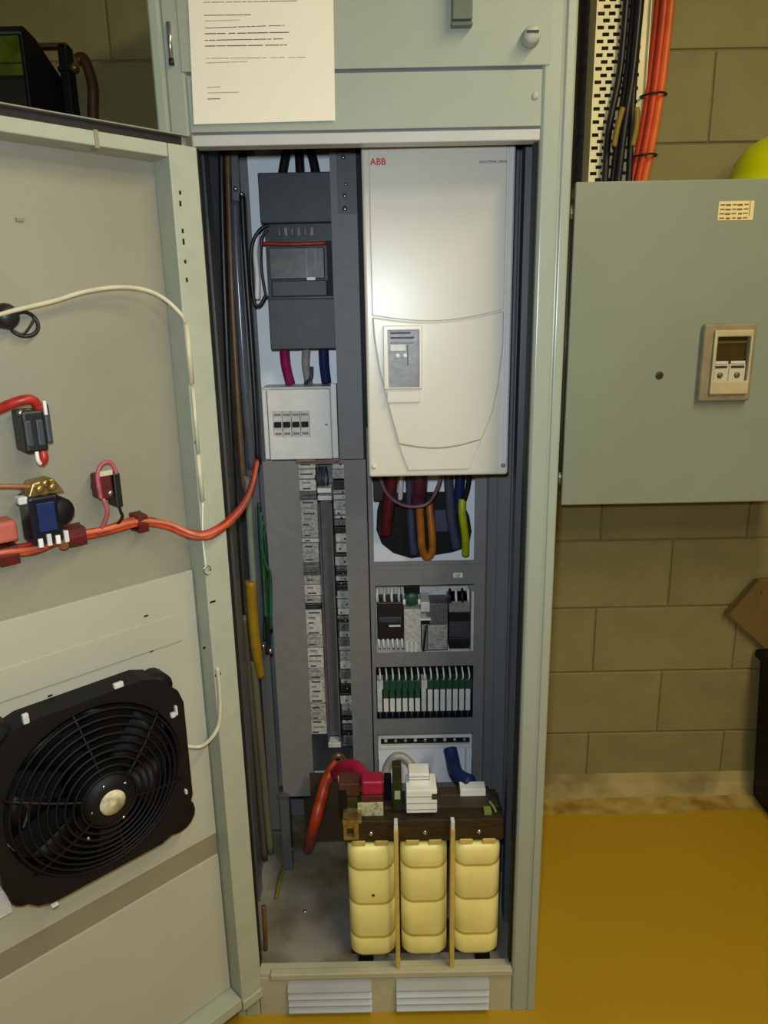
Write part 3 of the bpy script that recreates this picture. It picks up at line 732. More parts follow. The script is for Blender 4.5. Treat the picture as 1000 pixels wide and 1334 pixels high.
zm = r[2] + (r[3] - r[2]) * .55
build('lower_face', MB().box(r[0] + .014, r[1] - .001, RY - .006, RY - .002, r[2] + .002, zm), TG1, t, bevel=.001)
build('head', MB().box(r[0] - .002, r[0] + .018, RY - .006, .398, r[3] - .018, r[3] + .006), LGREY, t, bevel=.0015)
build('ledge', MB().box(r[0] - .006, r[0] + .020, RY - .010, .398, zm + .014, zm + .018), WHITE, t)
build('slot', MB().box(r[0] - .001, r[0] + .018, RY - .004, .398, zm + .002, zm + .014), BLACKM, t)
build('terminal', MB().box(r[0], r[0] + .012, RY - .002, .398, r[2], zm + .001), MGREY, t)
build('wire', MB().tube([(r[0] + .003, RY - .006, r[2] + .002), (r[0] + .004, RY - .010, r[2] + .012), (r[0] + .010, RY - .006, zm)], .0025, n=6, sub=3), BLACKW, t)
r = rectY(585, 783, 611, 843, RY - .01)
t = thing('contactor', 'black contactor under a small white number tag', 'contactor', ((r[0] + r[1]) / 2, RY + .02, r[2]))
build('body', MB().box(r[0], r[1], RY - .010, .398, r[2], r[3]), CHAR, t, bevel=.002)
zh = r[3] - r[2]
build('top_terminal', MB().box(r[0] - .001, r[1] + .001, RY - .014, .398, r[3] - zh * .22, r[3]), MGREY, t, bevel=.001)
build('dark_band', MB().box(r[0] - .0005, r[1] + .0005, RY - .013, .398, r[3] - zh * .42, r[3] - zh * .25), BLACKM, t)
build('lower_step', MB().box(r[0] - .001, r[1] + .001, RY - .014, .398, r[2], r[2] + zh * .22), BLACK, t, bevel=.001)
for k in range(4):
    xx = r[0] + .002 + k * (r[1] - r[0] - .004) / 3
    build('wire', MB().tube([(xx, RY - .012, r[3] - .002), (xx - .002, RY - .020, r[3] + .012), (xx - .001, RY - .006, r[3] + .028)], .0028, n=6, sub=3), (BLACKW, WHITE, BLACKW, WHITE)[k], t)
q = P(595, 749, GY - .003)
build('number_tag', MB().box(q.x - .008, q.x + .012, GY - .006, GY - .001, q.z - .005, q.z + .005), WHITE, t, bevel=.0005)
text_mesh('tag_print', '127', .0085, (q.x - .006, GY - .0064, q.z - .003), BLACK, t)
r = rectY(612, 766, 616, 846, RY)
tag(build('duct_wall', MB().box(r[0], r[1] + .004, RY - .02, .398, r[2], r[3]), LGREY), 'narrow pale duct wall right of the contactor', 'duct')

# 3. terminal row
r = rectY(491, 874, 614, 934, RY)
NT = 15; tw = (r[1] - r[0]) / NT
tag(build('din_rail', MB().box(r[0] - .006, r[1] + .006, RY + .03, RY + .04, (r[2] + r[3]) / 2 - .017, (r[2] + r[3]) / 2 + .017), RAIL), 'short zinc rail behind the green terminal row', 'rail')
zh = r[3] - r[2]; proto = None
vari = {}
for i in range(NT):
    xx = r[0] + (i + .5) * tw
    kind = 0 if i in (0, 7) else (1 if i < 7 else 2)
    base = Vector((xx, RY + .02, r[2]))
    if kind not in vari:
        t = thing('rail_terminal', 'x', 'terminal', base, 'rail terminals in the green row')
        bm_ = (LGREY, GREENT, GREENT)[kind]
        hw = tw / 2 - .0004
        build('body', MB().box(xx - hw, xx + hw, RY, RY + .03, r[2] + zh * .30, r[2] + zh * .80), bm_, t, bevel=.0008)
        build('lower_clamp', MB().box(xx - hw, xx + hw * .6, RY - .003, RY + .03, r[2] + zh * .14, r[2] + zh * (.42 if kind == 1 else .60)), WHITE if kind else LGREY, t, bevel=.0008)
        build('side_plate', MB().box(xx + hw * .6, xx + hw, RY - .001, RY + .03, r[2] + zh * .10, r[2] + zh * .62), BLACK, t)
        build('upper_wire', MB().tube([(xx - .001, RY + .004, r[2] + zh * .78), (xx + .0012, RY - .008, r[2] + zh * .9), (xx - .0006, RY + .006, r[3] + .006)], .0020, n=6, sub=3), WHITE, t)
        build('lower_wire', MB().tube([(xx, RY + .004, r[2] + zh * .16), (xx - .001, RY - .004, r[2] + zh * .05), (xx + .001, RY + .006, r[2] - .008)], .0018, n=6, sub=3), CHAR, t)
        vari[kind] = t
    else:
        t = copy_tree(vari[kind], base)
    t['label'] = ('plain grey terminal in the green terminal row', 'green rail terminal with short white clamp', 'green rail terminal with long white clamp')[kind] + ', ' + od(i) + ' from the left'
rb = rectY(484, 862, 622, 942, .40)
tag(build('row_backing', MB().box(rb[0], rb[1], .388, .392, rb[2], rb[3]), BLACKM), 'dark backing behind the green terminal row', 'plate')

# 4. white strip connector
SYY = .33
r = rectY(493, 957, 614, 1012, SYY)
t = thing('connector_strip', 'white framed connector strip with a row of screws above the chokes', 'connector', ((r[0] + r[1]) / 2, SYY + .02, r[2] - .05))
zt_ = r[3]
hole = (r[0] + .006, r[1] - .005, zt_ - .026, zt_ - .007)
build('frame', MB().plate(r[0], r[1], zt_ - .034, zt_, SYY - .004, SYY + .012, [hole]), WHITE, t, bevel=.001)
build('recess', MB().box(hole[0], hole[1], SYY + .006, SYY + .012, hole[2], hole[3]), BLACKM, t)
for k in range(9):
    xx = hole[0] + (k + .5) * (hole[1] - hole[0]) / 9
    build('screw', MB().lathe([(.0042, 0), (.004, .004), (0, .005)], (xx, SYY + .006, (hole[2] + hole[3]) / 2), (0, -1, 0), 10), SCREW if k % 3 else LGREY, t)
build('lower_plate', MB().box(r[0], r[1], SYY, SYY + .012, r[2] - .05, zt_ - .035), WHITEP, t)
build('side_bar', MB().box(r[1] - .016, r[1] - .012, SYY - .003, SYY, r[2] - .02, zt_ - .035), LGREY, t)

# ================================================================== CHOKE
KX0, KX1 = -.073, .2335
KY0, KY1 = .045, .135
kz = .100
ck = thing('three_phase_choke', 'three yellow taped coils on a black iron core on the cabinet floor', 'choke', ((KX0 + KX1) / 2, (KY0 + KY1) / 2, .088))
COX = [P(484, 1170, .03).x, P(552.5, 1170, .03).x, P(621, 1170, .03).x]
CZ0, CZ1 = .106, .372
YZ = .378
build('lower_yoke', MB().box(KX0 + .004, KX1 - .004, KY0 + .012, KY1 - .02, .088, .118), CORE, ck, bevel=.002)
build('upper_yoke', MB().box(KX0, KX1, KY0 - .012, KY1 - .02, YZ, YZ + .047), CORE, ck, bevel=.002)
for s in (KX0 + .02, KX1 - .05):
    build('foot', MB().box(s, s + .03, KY0 - .006, KY1 - .01, .088, .098), BLACKM, ck)
for ci, cx in enumerate(COX):
    build('core_limb', MB().box(cx - .028, cx + .028, KY0 + .02, KY1 - .04, .115, YZ), CORE, ck)
    hw = .0455; prof = []
    y0, y1 = KY0 - .018, KY1 - .015
    def ring(hx, ya, yb, rr, n=5):
        out = []
        for (sx, sy, a0) in ((1, 1, 0), (-1, 1, 90), (-1, -1, 180), (1, -1, 270)):
            for k in range(n + 1):
                a = math.radians(a0 + 90 * k / n)
                cx_ = cx + sx * (hx - rr); cy_ = (yb - rr) if sy > 0 else (ya + rr)
                out.append((cx_ + rr * math.cos(a), cy_ + rr * math.sin(a)))
        return out
    mb = MB(); rings = []
    bands = [.165 + .002 * ci, .245 + .004 * ci, .325 + .003 * ci]
    zs = [CZ0, CZ0 + .006, CZ0 + .016]
    zs += [z for b_ in bands for z in (b_ - .006, b_, b_ + .006)] + [CZ1 - .014, CZ1 - .005, CZ1]
    for z in zs:
        ins_ = 0
        if z == CZ0: ins_ = .014
        elif z == CZ0 + .006: ins_ = .005
        elif z == CZ1: ins_ = .010
        elif z == CZ1 - .005: ins_ = .003
        elif z in bands: ins_ = .0022
        rg = ring(hw - ins_, y0 + ins_, y1 - ins_, .022)
        rings.append([mb.v((x, y, z - (.006 * math.cos((x - cx) / hw * 1.5) if y < (y0 + y1) / 2 and CZ0 + .02 < z < CZ1 - .02 else 0))) for x, y in rg])
    n = len(rings[0])
    for A, B in zip(rings, rings[1:]):
        for k in range(n): mb.face([A[k], A[(k + 1) % n], B[(k + 1) % n], B[k]], True)
    mb.face(rings[0][::-1]); mb.face(rings[-1])
    co = build('coil', mb, COIL, ck)
    for b_ in bands:
        mb = MB(); R_ = []
        for z, ex_ in ((b_ - .0035, .0004), (b_ + .0025, .0004)):
            rg = ring(hw - .0012 + ex_, y0 + .0012 - ex_, y1 - .0012, .022)
            R_.append([mb.v((x, y, z - (.006 * math.cos((x - cx) / hw * 1.5) if y < (y0 + y1) / 2 else 0))) for x, y in rg])
        for k in range(n): mb.face([R_[0][k], R_[0][(k + 1) % n], R_[1][(k + 1) % n], R_[1][k]], True)
        build('tape_band', mb, COILB, co)
    for k in (-1, 1):
        build('wedge', MB().box(cx + k * .022 - .013, cx + k * .022 + .013, y0 + .004, y0 + .03, CZ1 - .001, YZ + .004), STICK, ck, bevel=.002)
    q = Vector((cx + (.0 if ci else .0), 0, YZ + .022))
    build('yoke_bolt', MB().lathe([(.0045, 0), (.004, .004), (0, .005)], (cx + .002, KY0 - .012, YZ + .022), (0, -1, 0), 8), SCREW, ck)
q = P(486, 1167, .026); build('coil_mark', MB().lathe([(.0035, 0), (.0025, .0015), (0, .002)], (q.x, .0275, q.z), (0, -1, 0), 10), mat('dark_olive', (60, 50, 22), .5), ck)
# yellow spacer sticks between coils
for pxa in ((517, 1095), (588.5, 1095)):
    xx = P(pxa[0], 1170, .015).x
    build('spacer_stick', MB().box(xx - .0042, xx + .0042, .004, .022, .089, .425), STICK, ck, bevel=.001)
    build('stick_tip', MB().box(xx - .0035, xx + .0035, .006, .020, .425, .442), LGREY, ck, bevel=.001)
a = rectY(447, 1072, 467, 1094, .02)
build('corner_clamp', MB().plate(a[0], a[1], a[2], a[3], KY0 - .026, KY0 - .012, [(a[0] + .007, a[1] - .009, a[2] + .006, a[3] - .012)]), BRASS, ck, bevel=.001)
build('corner_clamp_cap', MB().box(a[0] - .001, a[1] + .006, KY0 - .028, KY0 + .01, a[3], a[3] + .007), BRASS, ck, bevel=.001)
# terminal superstructure on the yoke
YT = YZ + .047
build('terminal_board', MB().box(KX0 + .002, KX1 - .004, KY0 + .02, KY1 - .018, YT, YT + .006), BROWN, ck, bevel=.001)
a = rectY(466, 1047, 499, 1066, .05)
build('rating_label', MB().box(a[0], a[1], .049, .0545, YT, a[3]), mat('pale_label', (196, 196, 160), .6, var=.3, scale=120, col2=(120, 128, 92)), ck)
a = rectY(529, 1028, 569, 1066, .05)
tb = build('terminal_pair', MB().box(a[0], a[1], .046, .10, YT + .006, a[3]), WHITE, ck, bevel=.002)
for k in range(3):
    zz = YT + (a[3] - YT) * (.25 + .25 * k)
    build('joint_line', MB().box(a[0] - .0005, a[1] + .0005, .0455, .10, zz - .0006, zz + .0006), MGREY, tb)
build('terminal_notch', MB().box(a[1] - .010, a[1] + .0006, .0452, .10, a[3] - .020, a[3] - .008), BROWN, tb)
a2 = rectY(532, 1006, 559, 1029, .075)
tb = build('terminal_upper', MB().box(a2[0], a2[1], .07, .105, a[3], a2[3]), WHITE, ck, bevel=.002)
for k in range(2):
    zz = a[3] + (a2[3] - a[3]) * (.33 + .33 * k)
    build('joint_line', MB().box(a2[0] - .0005, a2[1] + .0005, .0695, .105, zz - .0006, zz + .0006), MGREY, tb)
a = rectY(599, 1026, 632, 1036, .10)
build('terminal_label', MB().box(a[0], a[1], .095, .12, a[2], a[3]), WHITE, ck, bevel=.001)
build('terminal_base', MB().box(a[0] - .04, a[1] + .010, .097, .125, YT, a[2] + .004), BROWN, ck, bevel=.002)
a = rectY(511, 996, 523, 1064, .06)
build('terminal_stud', MB().box(a[0], a[1], .055, .075, YT + .004, a[3]), mat('dark_green_part', (34, 44, 24), .4, var=.2), ck, bevel=.002)
build('stud_label', MB().box(a[0] + .004, a[1] - .003, .0535, .0555, a[2] + .044, a[2] + .062), mat('mint_label', (150, 178, 140), .5), ck)
a = rectY(500, 1010, 510, 1064, .09)
build('terminal_stud', MB().box(a[0], a[1], .085, .10, YT + .004, a[3]), BLACKM, ck, bevel=.002)
a = rectY(441, 1026, 452, 1066, .06)
build('terminal_post', MB().box(a[0], a[1], .05, .08, YT, a[3]), BLACKM, ck)
a = rectY(452, 1036, 466, 1066, .07)
build('terminal_post', MB().box(a[0], a[1], .065, .08, YT, a[3]), mat('olive_part', (70, 62, 28), .5, var=.2), ck)
a = rectY(441, 1018, 468, 1034, .06)
build('terminal_cap', MB().box(a[0], a[1], .052, .09, a[2], a[3]), mat('brown_cap', (84, 46, 34), .5, var=.2), ck, bevel=.002)
q = P(637, 1054, .05)
build('green_tag', MB().box(q.x - .010, q.x + .004, .045, .06, YT, YT + .008), mat('leaf_tag', (130, 150, 70), .5), ck)
build('green_tag', MB().tube([P(646, 1058, .05), P(642, 1050, .06), P(637, 1044, .07)], .0025, n=6), mat('leaf_tag', (130, 150, 70)), ck)
a = rectY(405, 1008, 447, 1094, .255)
build('side_bracket', MB().box(a[0], a[1] + .02, .255, .260, a[2], a[3]), BROWN, cab)
# cables on the choke
cable('choke_cable', 'orange-red cable descending left of the choke to the cabinet floor', [P(438, 996, .27), P(426, 1015, .24), P(417, 1045, .21), P(408, 1080, .20), PZ(401, 1106, .092 + .006)], .013, ORW, 'cable')
cable('choke_cable', 'thick crimson cable arching onto the left coil terminal', [P(438, 1008, .20), P(447, 999, .18), P(461, 999, .16), P(474, 1011, .13), P(484, 1026, .09), P(486, 1040, .075)], .0145, CRIM, 'cable', n=14)
a = rectY(470, 1018, 499, 1036, .06)
tag(build('cable_sleeve', MB().box(a[0], a[1], .058, .095, a[2], a[3]), CRIM, bevel=.006, seg=3), 'crimson insulating sleeve over the left coil terminal', 'sleeve')
a = rectY(470, 1036, 499, 1047, .058)
tag(build('cable_ferrule', MB().box(a[0], a[1], .056, .09, a[2], a[3]), mat('maroon_sleeve', (84, 30, 28), .5, var=.1), bevel=.002), 'dull maroon ferrule below the crimson sleeve', 'ferrule')
a = rectY(440, 1011, 459, 1018, .155)
tag(build('cable_marker', MB().box(a[0], a[1], .15, .158, a[2], a[3]), mat('pink_marker', (220, 170, 176), .5), bevel=.001), 'pink cable marker below the crimson cable bend', 'marker')
cable('choke_cable', 'grey cable arching behind the white choke terminals', [P(501, 1015, .16), P(504, 998, .17), P(514, 986, .17), P(526, 987, .17), P(537, 998, .16), P(545, 1010, .13)], .0085, GREYW, 'cable', n=12)
cable('choke_cable', 'dark blue cable bending onto the right coil terminal', [P(586, 976, .22), P(589, 990, .20), P(592, 1004, .17), P(600, 1013, .14), P(613, 1019, .12)], .0150, BLUEW, 'cable', n=12)
cable('cable_tie', 'brass coloured knot of wire ends under the tall slot', [P(432, 990, .28), P(440, 984, .27), P(448, 989, .28), P(441, 995, .27), P(434, 992, .27)], .006, BRASS, 'wire', n=8)

# ================================================================== LEFT INTERIOR CABLES
def vert(px1, py1, px2, py2, Y): return P(px1, py1, Y), P(px2, py2, Y)
for lab, pts, r, m__ in (
    ('black riser cable nearest the open door', ((288, 186), (291, 330), (300, 560), (312, 760), (328, 980)), .006, BLACKW),
    ('dark brown riser cable beside the black ones', ((296, 186), (302, 380), (312, 560), (318, 640)), .006, BROWNW),
    ('grey-blue glossy riser cable with a bright highlight', ((306, 262), (308, 330), (314, 430), (320, 520), (328, 610)), .0085, GREYBW),
    ('black glossy riser cable next to the white plate', ((315, 252), (319, 330), (326, 430), (332, 520), (336, 600)), .0055, BLACKW),
    ('thin dark riser cable behind the grey-blue one', ((300, 300), (306, 430), (314, 560), (325, 700)), .004, CHAR),
    ('olive grey riser cable low in the left corner', ((330, 860), (336, 930), (343, 1010), (352, 1110)), .008, mat('olive_grey', (104, 102, 84), .5, var=.15, stretch=(1, 1, .1))),
    ('dull brown-grey riser cable low behind the olive one', ((318, 800), (326, 900), (335, 1000), (345, 1120)), .007, mat('brown_grey', (84, 78, 66), .5, var=.15, stretch=(1, 1, .1))),
    ('pale grey riser cable low beside the green wires', ((322, 620), (326, 700), (330, 760)), .007, mat('pale_green_grey', (120, 134, 124), .4, var=.1)),
    ):
    cable('riser_cable', lab, [P(x, y, .27) for x, y in pts], r, m__, 'cable', 'riser cables in the left of the cabinet')
cable('yellow_conduit', 'fat yellow cable end standing beside the left guard plate', [P(326, 757, .265), P(329, 800, .265), P(334, 850, .265), P(340, 882, .27)], lambda t: .0115 * (1 - .35 * max(0, t - .6) / .4), YELW, 'cable', n=12)
rg = random.Random(11)
for i in range(5):
    x = 338 + i * 2.2
    cable('green_wire', 'green wire in the tangle beside the left guard plate, ' + od(i) + ' from the door side', [P(x - 1, 655 + 12 * i, .29), P(x + rg.uniform(-2, 3), 700 + 8 * i, .285), P(x + 3 + rg.uniform(-2, 3), 750, .29), P(x + 5 + rg.uniform(-2, 2), 800, .285), P(x + 6, 835 - 4 * i, .29)], .0035, GREENW if i % 3 else mat('dark_green_wire', (18, 52, 34), .45, var=.2), 'wire', 'green wires beside the left guard plate', n=7)
cable('black_wire', 'black wire end hanging below the green wires', [P(346, 800, .285), P(349, 830, .285), P(348, 852, .285)], .0045, BLACKW, 'wire', n=8)
for (px, py, lab) in ((343, 845, 'small bright ferrule on the wire end left of the guard plate'), (352, 851, 'small bright ferrule on the wire end touching the guard plate')):
    q = P(px, py, .28); tag(build('ferrule', MB().cyl((q.x, .28, q.z), (0, 0, 1), .0035, .010, 10), SCREW), lab, 'ferrule')
for (px, py, lab) in ((307, 246, 'upper bright clamp screw beside the white plate'), (315, 253, 'lower bright clamp screw beside the white plate')):
    q = P(px, py, .26); tag(build('clamp_screw', MB().lathe([(.004, 0), (.004, .004), (0, .007)], (q.x, .26, q.z), (0, -1, 0), 12), SCREW), lab, 'screw')
# yellow-green tape and specks on the cabinet floor
cable('earth_wire', 'frayed yellow-green earth wire lying along the cabinet floor edge', [PZ(360, 1170, .094), PZ(366, 1140, .095), PZ(373, 1120, .097), P(379, 1106, .30)], .0045, mat('olive_green', (128, 132, 40), .5, var=.2), 'wire', n=8)
q = PZ(397, 1187, .088)
tag(build('washer', MB().lathe([(.004, 0), (.004, .0015), (0, .0018)], (q.x, q.y, .088), (0, 0, 1), 12), SCREW), 'small bright washer lying on the cabinet floor plate', 'washer')
cable('cable_end', 'brown cable end standing in the front left floor corner', [PZ(345, 1242, .091) + Vector((0, .01, 0)), P(345, 1210, .06), P(343, 1180, .07)], .0045, mat('rust_brown', (120, 78, 48), .5, var=.2), 'cable', n=8)

# ================================================================== DOOR FITTINGS
def dthing(name, lab, cat, u, n, z): return thing(name, lab, cat, dw(u, n, z))
# fan
FU, FZ = .250, .697
fan = dthing('door_fan', 'large black square axial fan mounted low on the cabinet door', 'fan', FU, .01, FZ - .155)
hs_ = .150; cz = .030
def octo(h, c): return [(FU - h + c, FZ - h), (FU + h - c, FZ - h), (FU + h, FZ - h + c), (FU + h, FZ + h - c), (FU + h - c, FZ + h), (FU - h + c, FZ + h), (FU - h, FZ + h - c), (FU - h, FZ - h + c)]
def Tf(a, b, c): return dw(a, b, c)
# frame ring: outer octagon, inner circle
mb = MB(Tf); NS = 48; outer = []; inner = []
def octr(a):
    c, s = math.cos(a), math.sin(a); h = .143
    return min(h / max(abs(c), 1e-6), h / max(abs(s), 1e-6), (2 * h - .046) / (abs(c) + abs(s)))
for yy in (.012, .058):
    outer.append([mb.v((FU + octr(2 * math.pi * k / NS) * math.cos(2 * math.pi * k / NS), yy, FZ + octr(2 * math.pi * k / NS) * math.sin(2 * math.pi * k / NS))) for k in range(NS)])
    inner.append([mb.v((FU + .130 * math.cos(2 * math.pi * k / NS), yy, FZ + .130 * math.sin(2 * math.pi * k / NS))) for k in range(NS)])
for k in range(NS):
    j = (k + 1) % NS
    mb.face([outer[0][k], outer[0][j], outer[1][j], outer[1][k]]); mb.face([inner[0][k], inner[1][k], inner[1][j], inner[0][j]], True)
    mb.face([outer[1][k], outer[1][j], inner[1][j], inner[1][k]]); mb.face([outer[0][k], inner[0][k], inner[0][j], outer[0][j]])
build('frame', mb, BLACKM, fan)
build('back_disc', MB(Tf).cyl((FU, .012, FZ), (0, 1, 0), .129, .003, 40), BLACKM, fan)
for (sa, r_) in ((45, .030), (135, .022), (225, .030), (315, .022)):
    a = math.radians(sa); rr = .172 if r_ > .025 else .160
    x, z = FU + rr * math.cos(a), FZ + rr * math.sin(a)
    mb = MB(Tf); mb.lathe([(r_, 0), (r_, .030), (r_ * .8, .036), (0, .036)], (x, .014, z), (0, 1, 0), 16)
    build('corner_ear', mb, BLACKM, fan)
for k in range(9):
    rr = .040 + .0105 * k; yy = .096 - .036 * (rr / .13) ** 2
    mb = MB(Tf); mb.tube([(FU + rr * math.cos(t * math.pi / 12), yy, FZ + rr * math.sin(t * math.pi / 12)) for t in range(24)], .0018, n=6, sub=2, closed=True)
    build('guard_ring', mb, BLACKM, fan)
for k in range(6):
    a = math.radians(k * 60 + 20)
    mb = MB(Tf); mb.tube([(FU + .03 * math.cos(a), .093, FZ + .03 * math.sin(a)), (FU + .08 * math.cos(a), .081, FZ + .08 * math.sin(a)), (FU + .134 * math.cos(a), .058, FZ + .134 * math.sin(a))], .002, n=6, sub=3)
    build('guard_spoke', mb, BLACKM, fan)
for k in range(7):
    a = math.radians(k * 360 / 7); mb = MB(Tf); prv = None
    for s in range(7):
        rr = .035 + .085 * s / 6; wd = .22 + .02 * s
        A = mb.v((FU + rr * math.cos(a - wd), .022, FZ + rr * math.sin(a - wd))); B = mb.v((FU + rr * math.cos(a + wd), .046, FZ + rr * math.sin(a + wd)))
        A2 = mb.v((FU + rr * math.cos(a - wd), .0195, FZ + rr * math.sin(a - wd))); B2 = mb.v((FU + rr * math.cos(a + wd), .0435, FZ + rr * math.sin(a + wd)))
        if prv:
            mb.face([prv[0], A, B, prv[1]], True); mb.face([prv[2], prv[3], B2, A2], True); mb.face([prv[0], prv[2], A2, A]); mb.face([prv[1], B, B2, prv[3]])
        else: mb.face([A, B, B2, A2])
        prv = (A, B, A2, B2)
    mb.face([prv[0], prv[2], prv[3], prv[1]])
    build('blade', mb, BLACKM, fan)
mb = MB(Tf); mb.lathe([(.040, 0), (.040, .066), (.036, .076), (.022, .081), (0, .081)], (FU, .02, FZ), (0, 1, 0), 28); build('motor_hub', mb, BLACKM, fan)
mb = MB(Tf); mb.lathe([(.0185, 0), (.0185, .0012), (0, .0014)], (FU, .1008, FZ), (0, 1, 0), 24); build('hub_label', mb, mat('cream_label', (226, 214, 176), .6, var=.25, scale=90), fan)
for (px, py, su, sz) in ((155, 893, .007, .004), (34, 937, .004, .007), (226, 932, .004, .004), (230, 926, .002, .008), (243, 1032, .002, .004), (72, 1180, .005, .002)):
    uu, zz = PD(px, py, .062); mb = MB(Tf); mb.box(uu - su, uu + su, .056, .063, zz - sz, zz + sz); build('mount_clip', mb, LGREY, fan, bevel=.0015)
for (dx, dz) in ((.014, -.034), (-.028, -.004), (-.008, .027), (.022, .018), (-.038, -.040)):
    mb = MB(Tf); mb.lathe([(.0028, 0), (.002, .002), (0, .0025)], (FU - dx, .0965, FZ + dz), (0, 1, 0), 8); build('hub_screw', mb, SCREW, fan)
mb = MB(Tf); uu, zz = PD(40, 1045, .06); mb.tube([(uu, .062, zz + .03), (uu + .012, .066, zz + .012), (uu + .004, .062, zz - .006), (uu + .015, .064, zz - .03)], .002, n=6); build('lead_wire', mb, CHAR, fan)
# left lower wall bracket by fan
uu, zz = PD(4, 1172, .03)
tag(build('angle_bracket', MB(Tf).box(uu - .010, uu + .02, .010, .028, zz - .03, zz + .012), LGREY, bevel=.002), 'pale metal angle bracket at the lower corner of the fan', 'bracket')
cable('fan_cable', 'cream fan cable bending up beside the door profile', [Dw(243, 972, .030), Dw(262, 972, .040), Dw(278, 958, DPT + .004), Dw(286, 938, DPT + .004), Dw(286, 900, DPT + .003), Dw(283, 870, DPT + .003)], .0035, CREAMW, 'cable', n=8)
# sensor cable
cable('sensor_cable', 'cream cable sweeping across the upper door interior', [Dw(-20, 415, .02), Dw(20, 404, .022), Dw(70, 392, .022), Dw(110, 380, .024), Dw(155, 374, .026), Dw(190, 378, .030), Dw(215, 390, .038), Dw(236, 410, DPT + .004), Dw(241, 420, DPT + .003)], .0032, CREAMW, 'cable', n=8)
for lab, a, b, r in (('white conduit piece on the door profile, uppermost', (243, 424), (249.5, 500), .0042), ('thin white conduit piece on the door profile, middle', (251, 506), (258, 590), .0030), ('white conduit piece on the door profile, lowest', (258, 592), (263.5, 652), .0036)):
    cable('conduit', lab, [Dw(*a, DPT + .003), Dw(*b, DPT + .003)], r, CREAMW, 'conduit', 'conduit pieces on the door profile', n=8)
cable('thin_wire', 'thin white wire below the conduit on the door profile', [Dw(264, 655, DPT + .002), Dw(264, 700, DPT + .002), Dw(268, 738, DPT + .003)], .0014, WHITE, 'wire', n=6)
t = thing('cable_gland_plug', 'black gland with a black ring at the start of the cream cable', 'gland', Dw(20, 425, .004))
uu, zz = PD(8, 412, .012); build('plug', MB(Tf).lathe([(.016, 0), (.016, .012), (.011, .022), (0, .022)], (uu, .001, zz), (0, 1, 0), 16), BLACK, t)
uu, zz = PD(33, 422, .012)
build('ring', MB(Tf).tube([(uu + .017 * math.cos(k * math.pi / 6), .008 + .003 * math.sin(k), zz + .015 * math.sin(k * math.pi / 6)) for k in range(12)], .0026, n=8, sub=2, closed=True), BLACK, t)
build('tie_tail', MB(Tf).tube([(uu + .016, .010, zz - .006), (uu + .004, .013, zz - .012), (uu - .012, .011, zz + .006)], .0016, n=6), BLACK, t)
# contact blocks
def contact(name, lab, rect, dep, kind):
    u1, zt1 = PD(rect[0], rect[1], .012); u0_, zb1 = PD(rect[2], rect[3], .012)
    uc = (u0_ + u1) / 2
    t = dthing(name, lab, 'switch', uc, .001, zb1)
    build('collar', MB(Tf).lathe([(.013, 0), (.013, .008), (.0, .008)], (uc, .0, (zt1 + zb1) / 2), (0, 1, 0), 18), BLACK, t)
    return t, u0_, u1, zb1, zt1
t, ua, ub, za, zb = contact('contact_block', 'black push button contact block with a thick red lead on top', (14, 533, 60, 582), .05, 0)
build('body', MB(Tf).box(ua + .009, ub, .008, .050, za, zb), BLACK, t, bevel=.004)
build('side_block', MB(Tf).box(ua, ua + .008, .010, .044, za + .008, zb + .006), CHAR, t, bevel=.003)
for k in range(3): build('terminal_screw', MB(Tf).lathe([(.004, 0), (.004, .002), (0, .003)], (ua + .014 + k * .011, .044, zb - .002), (0, 1, .6), 10), SCREW, t)
for k in range(2): build('front_rib', MB(Tf).box(ua + .013 + k * .014, ua + .022 + k * .014, .048, .053, za + .008, zb - .012), CHAR, t, bevel=.002)
build('white_tab', MB(Tf).box(ua + .004, ua + .008, .040, .047, zb - .008, zb + .010), WHITE, t, bevel=.001)
build('lower_lead', MB(Tf).tube([(ua + .016, .040, za + .004), (ua + .015, .044, za - .008), (ua + .019, .040, za - .016)], .0055, n=8), REDW, t)
build('lead_ferrule', MB(Tf).tube([(ua + .024, .046, za + .002), (ua + .024, .047, za - .010), (ua + .021, .045, za - .016)], .0026, n=8), WHITE, t)
build('upper_lead', MB(Tf).tube([(ua + .012, .040, zb), (ua + .020, .046, zb + .012), (ua + .036, .044, zb + .012), (ua + .060, .030, zb + .002)], .0062, n=10), REDW, t)
t, ua, ub, za, zb = contact('contact_block', 'blue-black selector switch block with brass terminals above the harness', (22, 640, 84, 694), .06, 0)
build('body', MB(Tf).box(ua + .014, ub, .008, .052, za, zb - .003), mat('blue_black', (22, 26, 40), .25, var=.2), t, bevel=.004)
build('side_body', MB(Tf).lathe([(.0, 0), (.020, .0), (.020, .036), (.014, .044), (0, .044)], (ua + .014, .008, (za + zb) / 2 + .004), (0, 1, 0), 16), BLACKM, t)
build('top_plate', MB(Tf).prism([(ua + .004, zb - .004), (ub - .002, zb - .004), (ub - .010, zb + .014), (ua + .016, zb + .016)], .014, .046), BRASS, t, bevel=.002)
for k in range(3): build('terminal_screw', MB(Tf).lathe([(.006, 0), (.006, .004), (0, .006)], (ua + .020 + k * .008, .046, zb + .006 + (k % 2) * .006), (0, 1, .3), 10), BRASS, t)
for k in range(4): build('terminal_tab', MB(Tf).box(ub - .010 - k * .011, ub - .004 - k * .011, .050, .055, za - .002, za + .010 + (k % 2) * .004), LGREY if k % 2 else WHITE, t, bevel=.001)
build('front_gloss', MB(Tf).box(ua + .022, ub - .008, .051, .054, za + .018, zb - .012), BLUEW, t, bevel=.001)
build('edge_tab', MB(Tf).box(ub - .002, ub + .010, .03, .045, zb - .012, zb - .002), LGREY, t, bevel=.002)
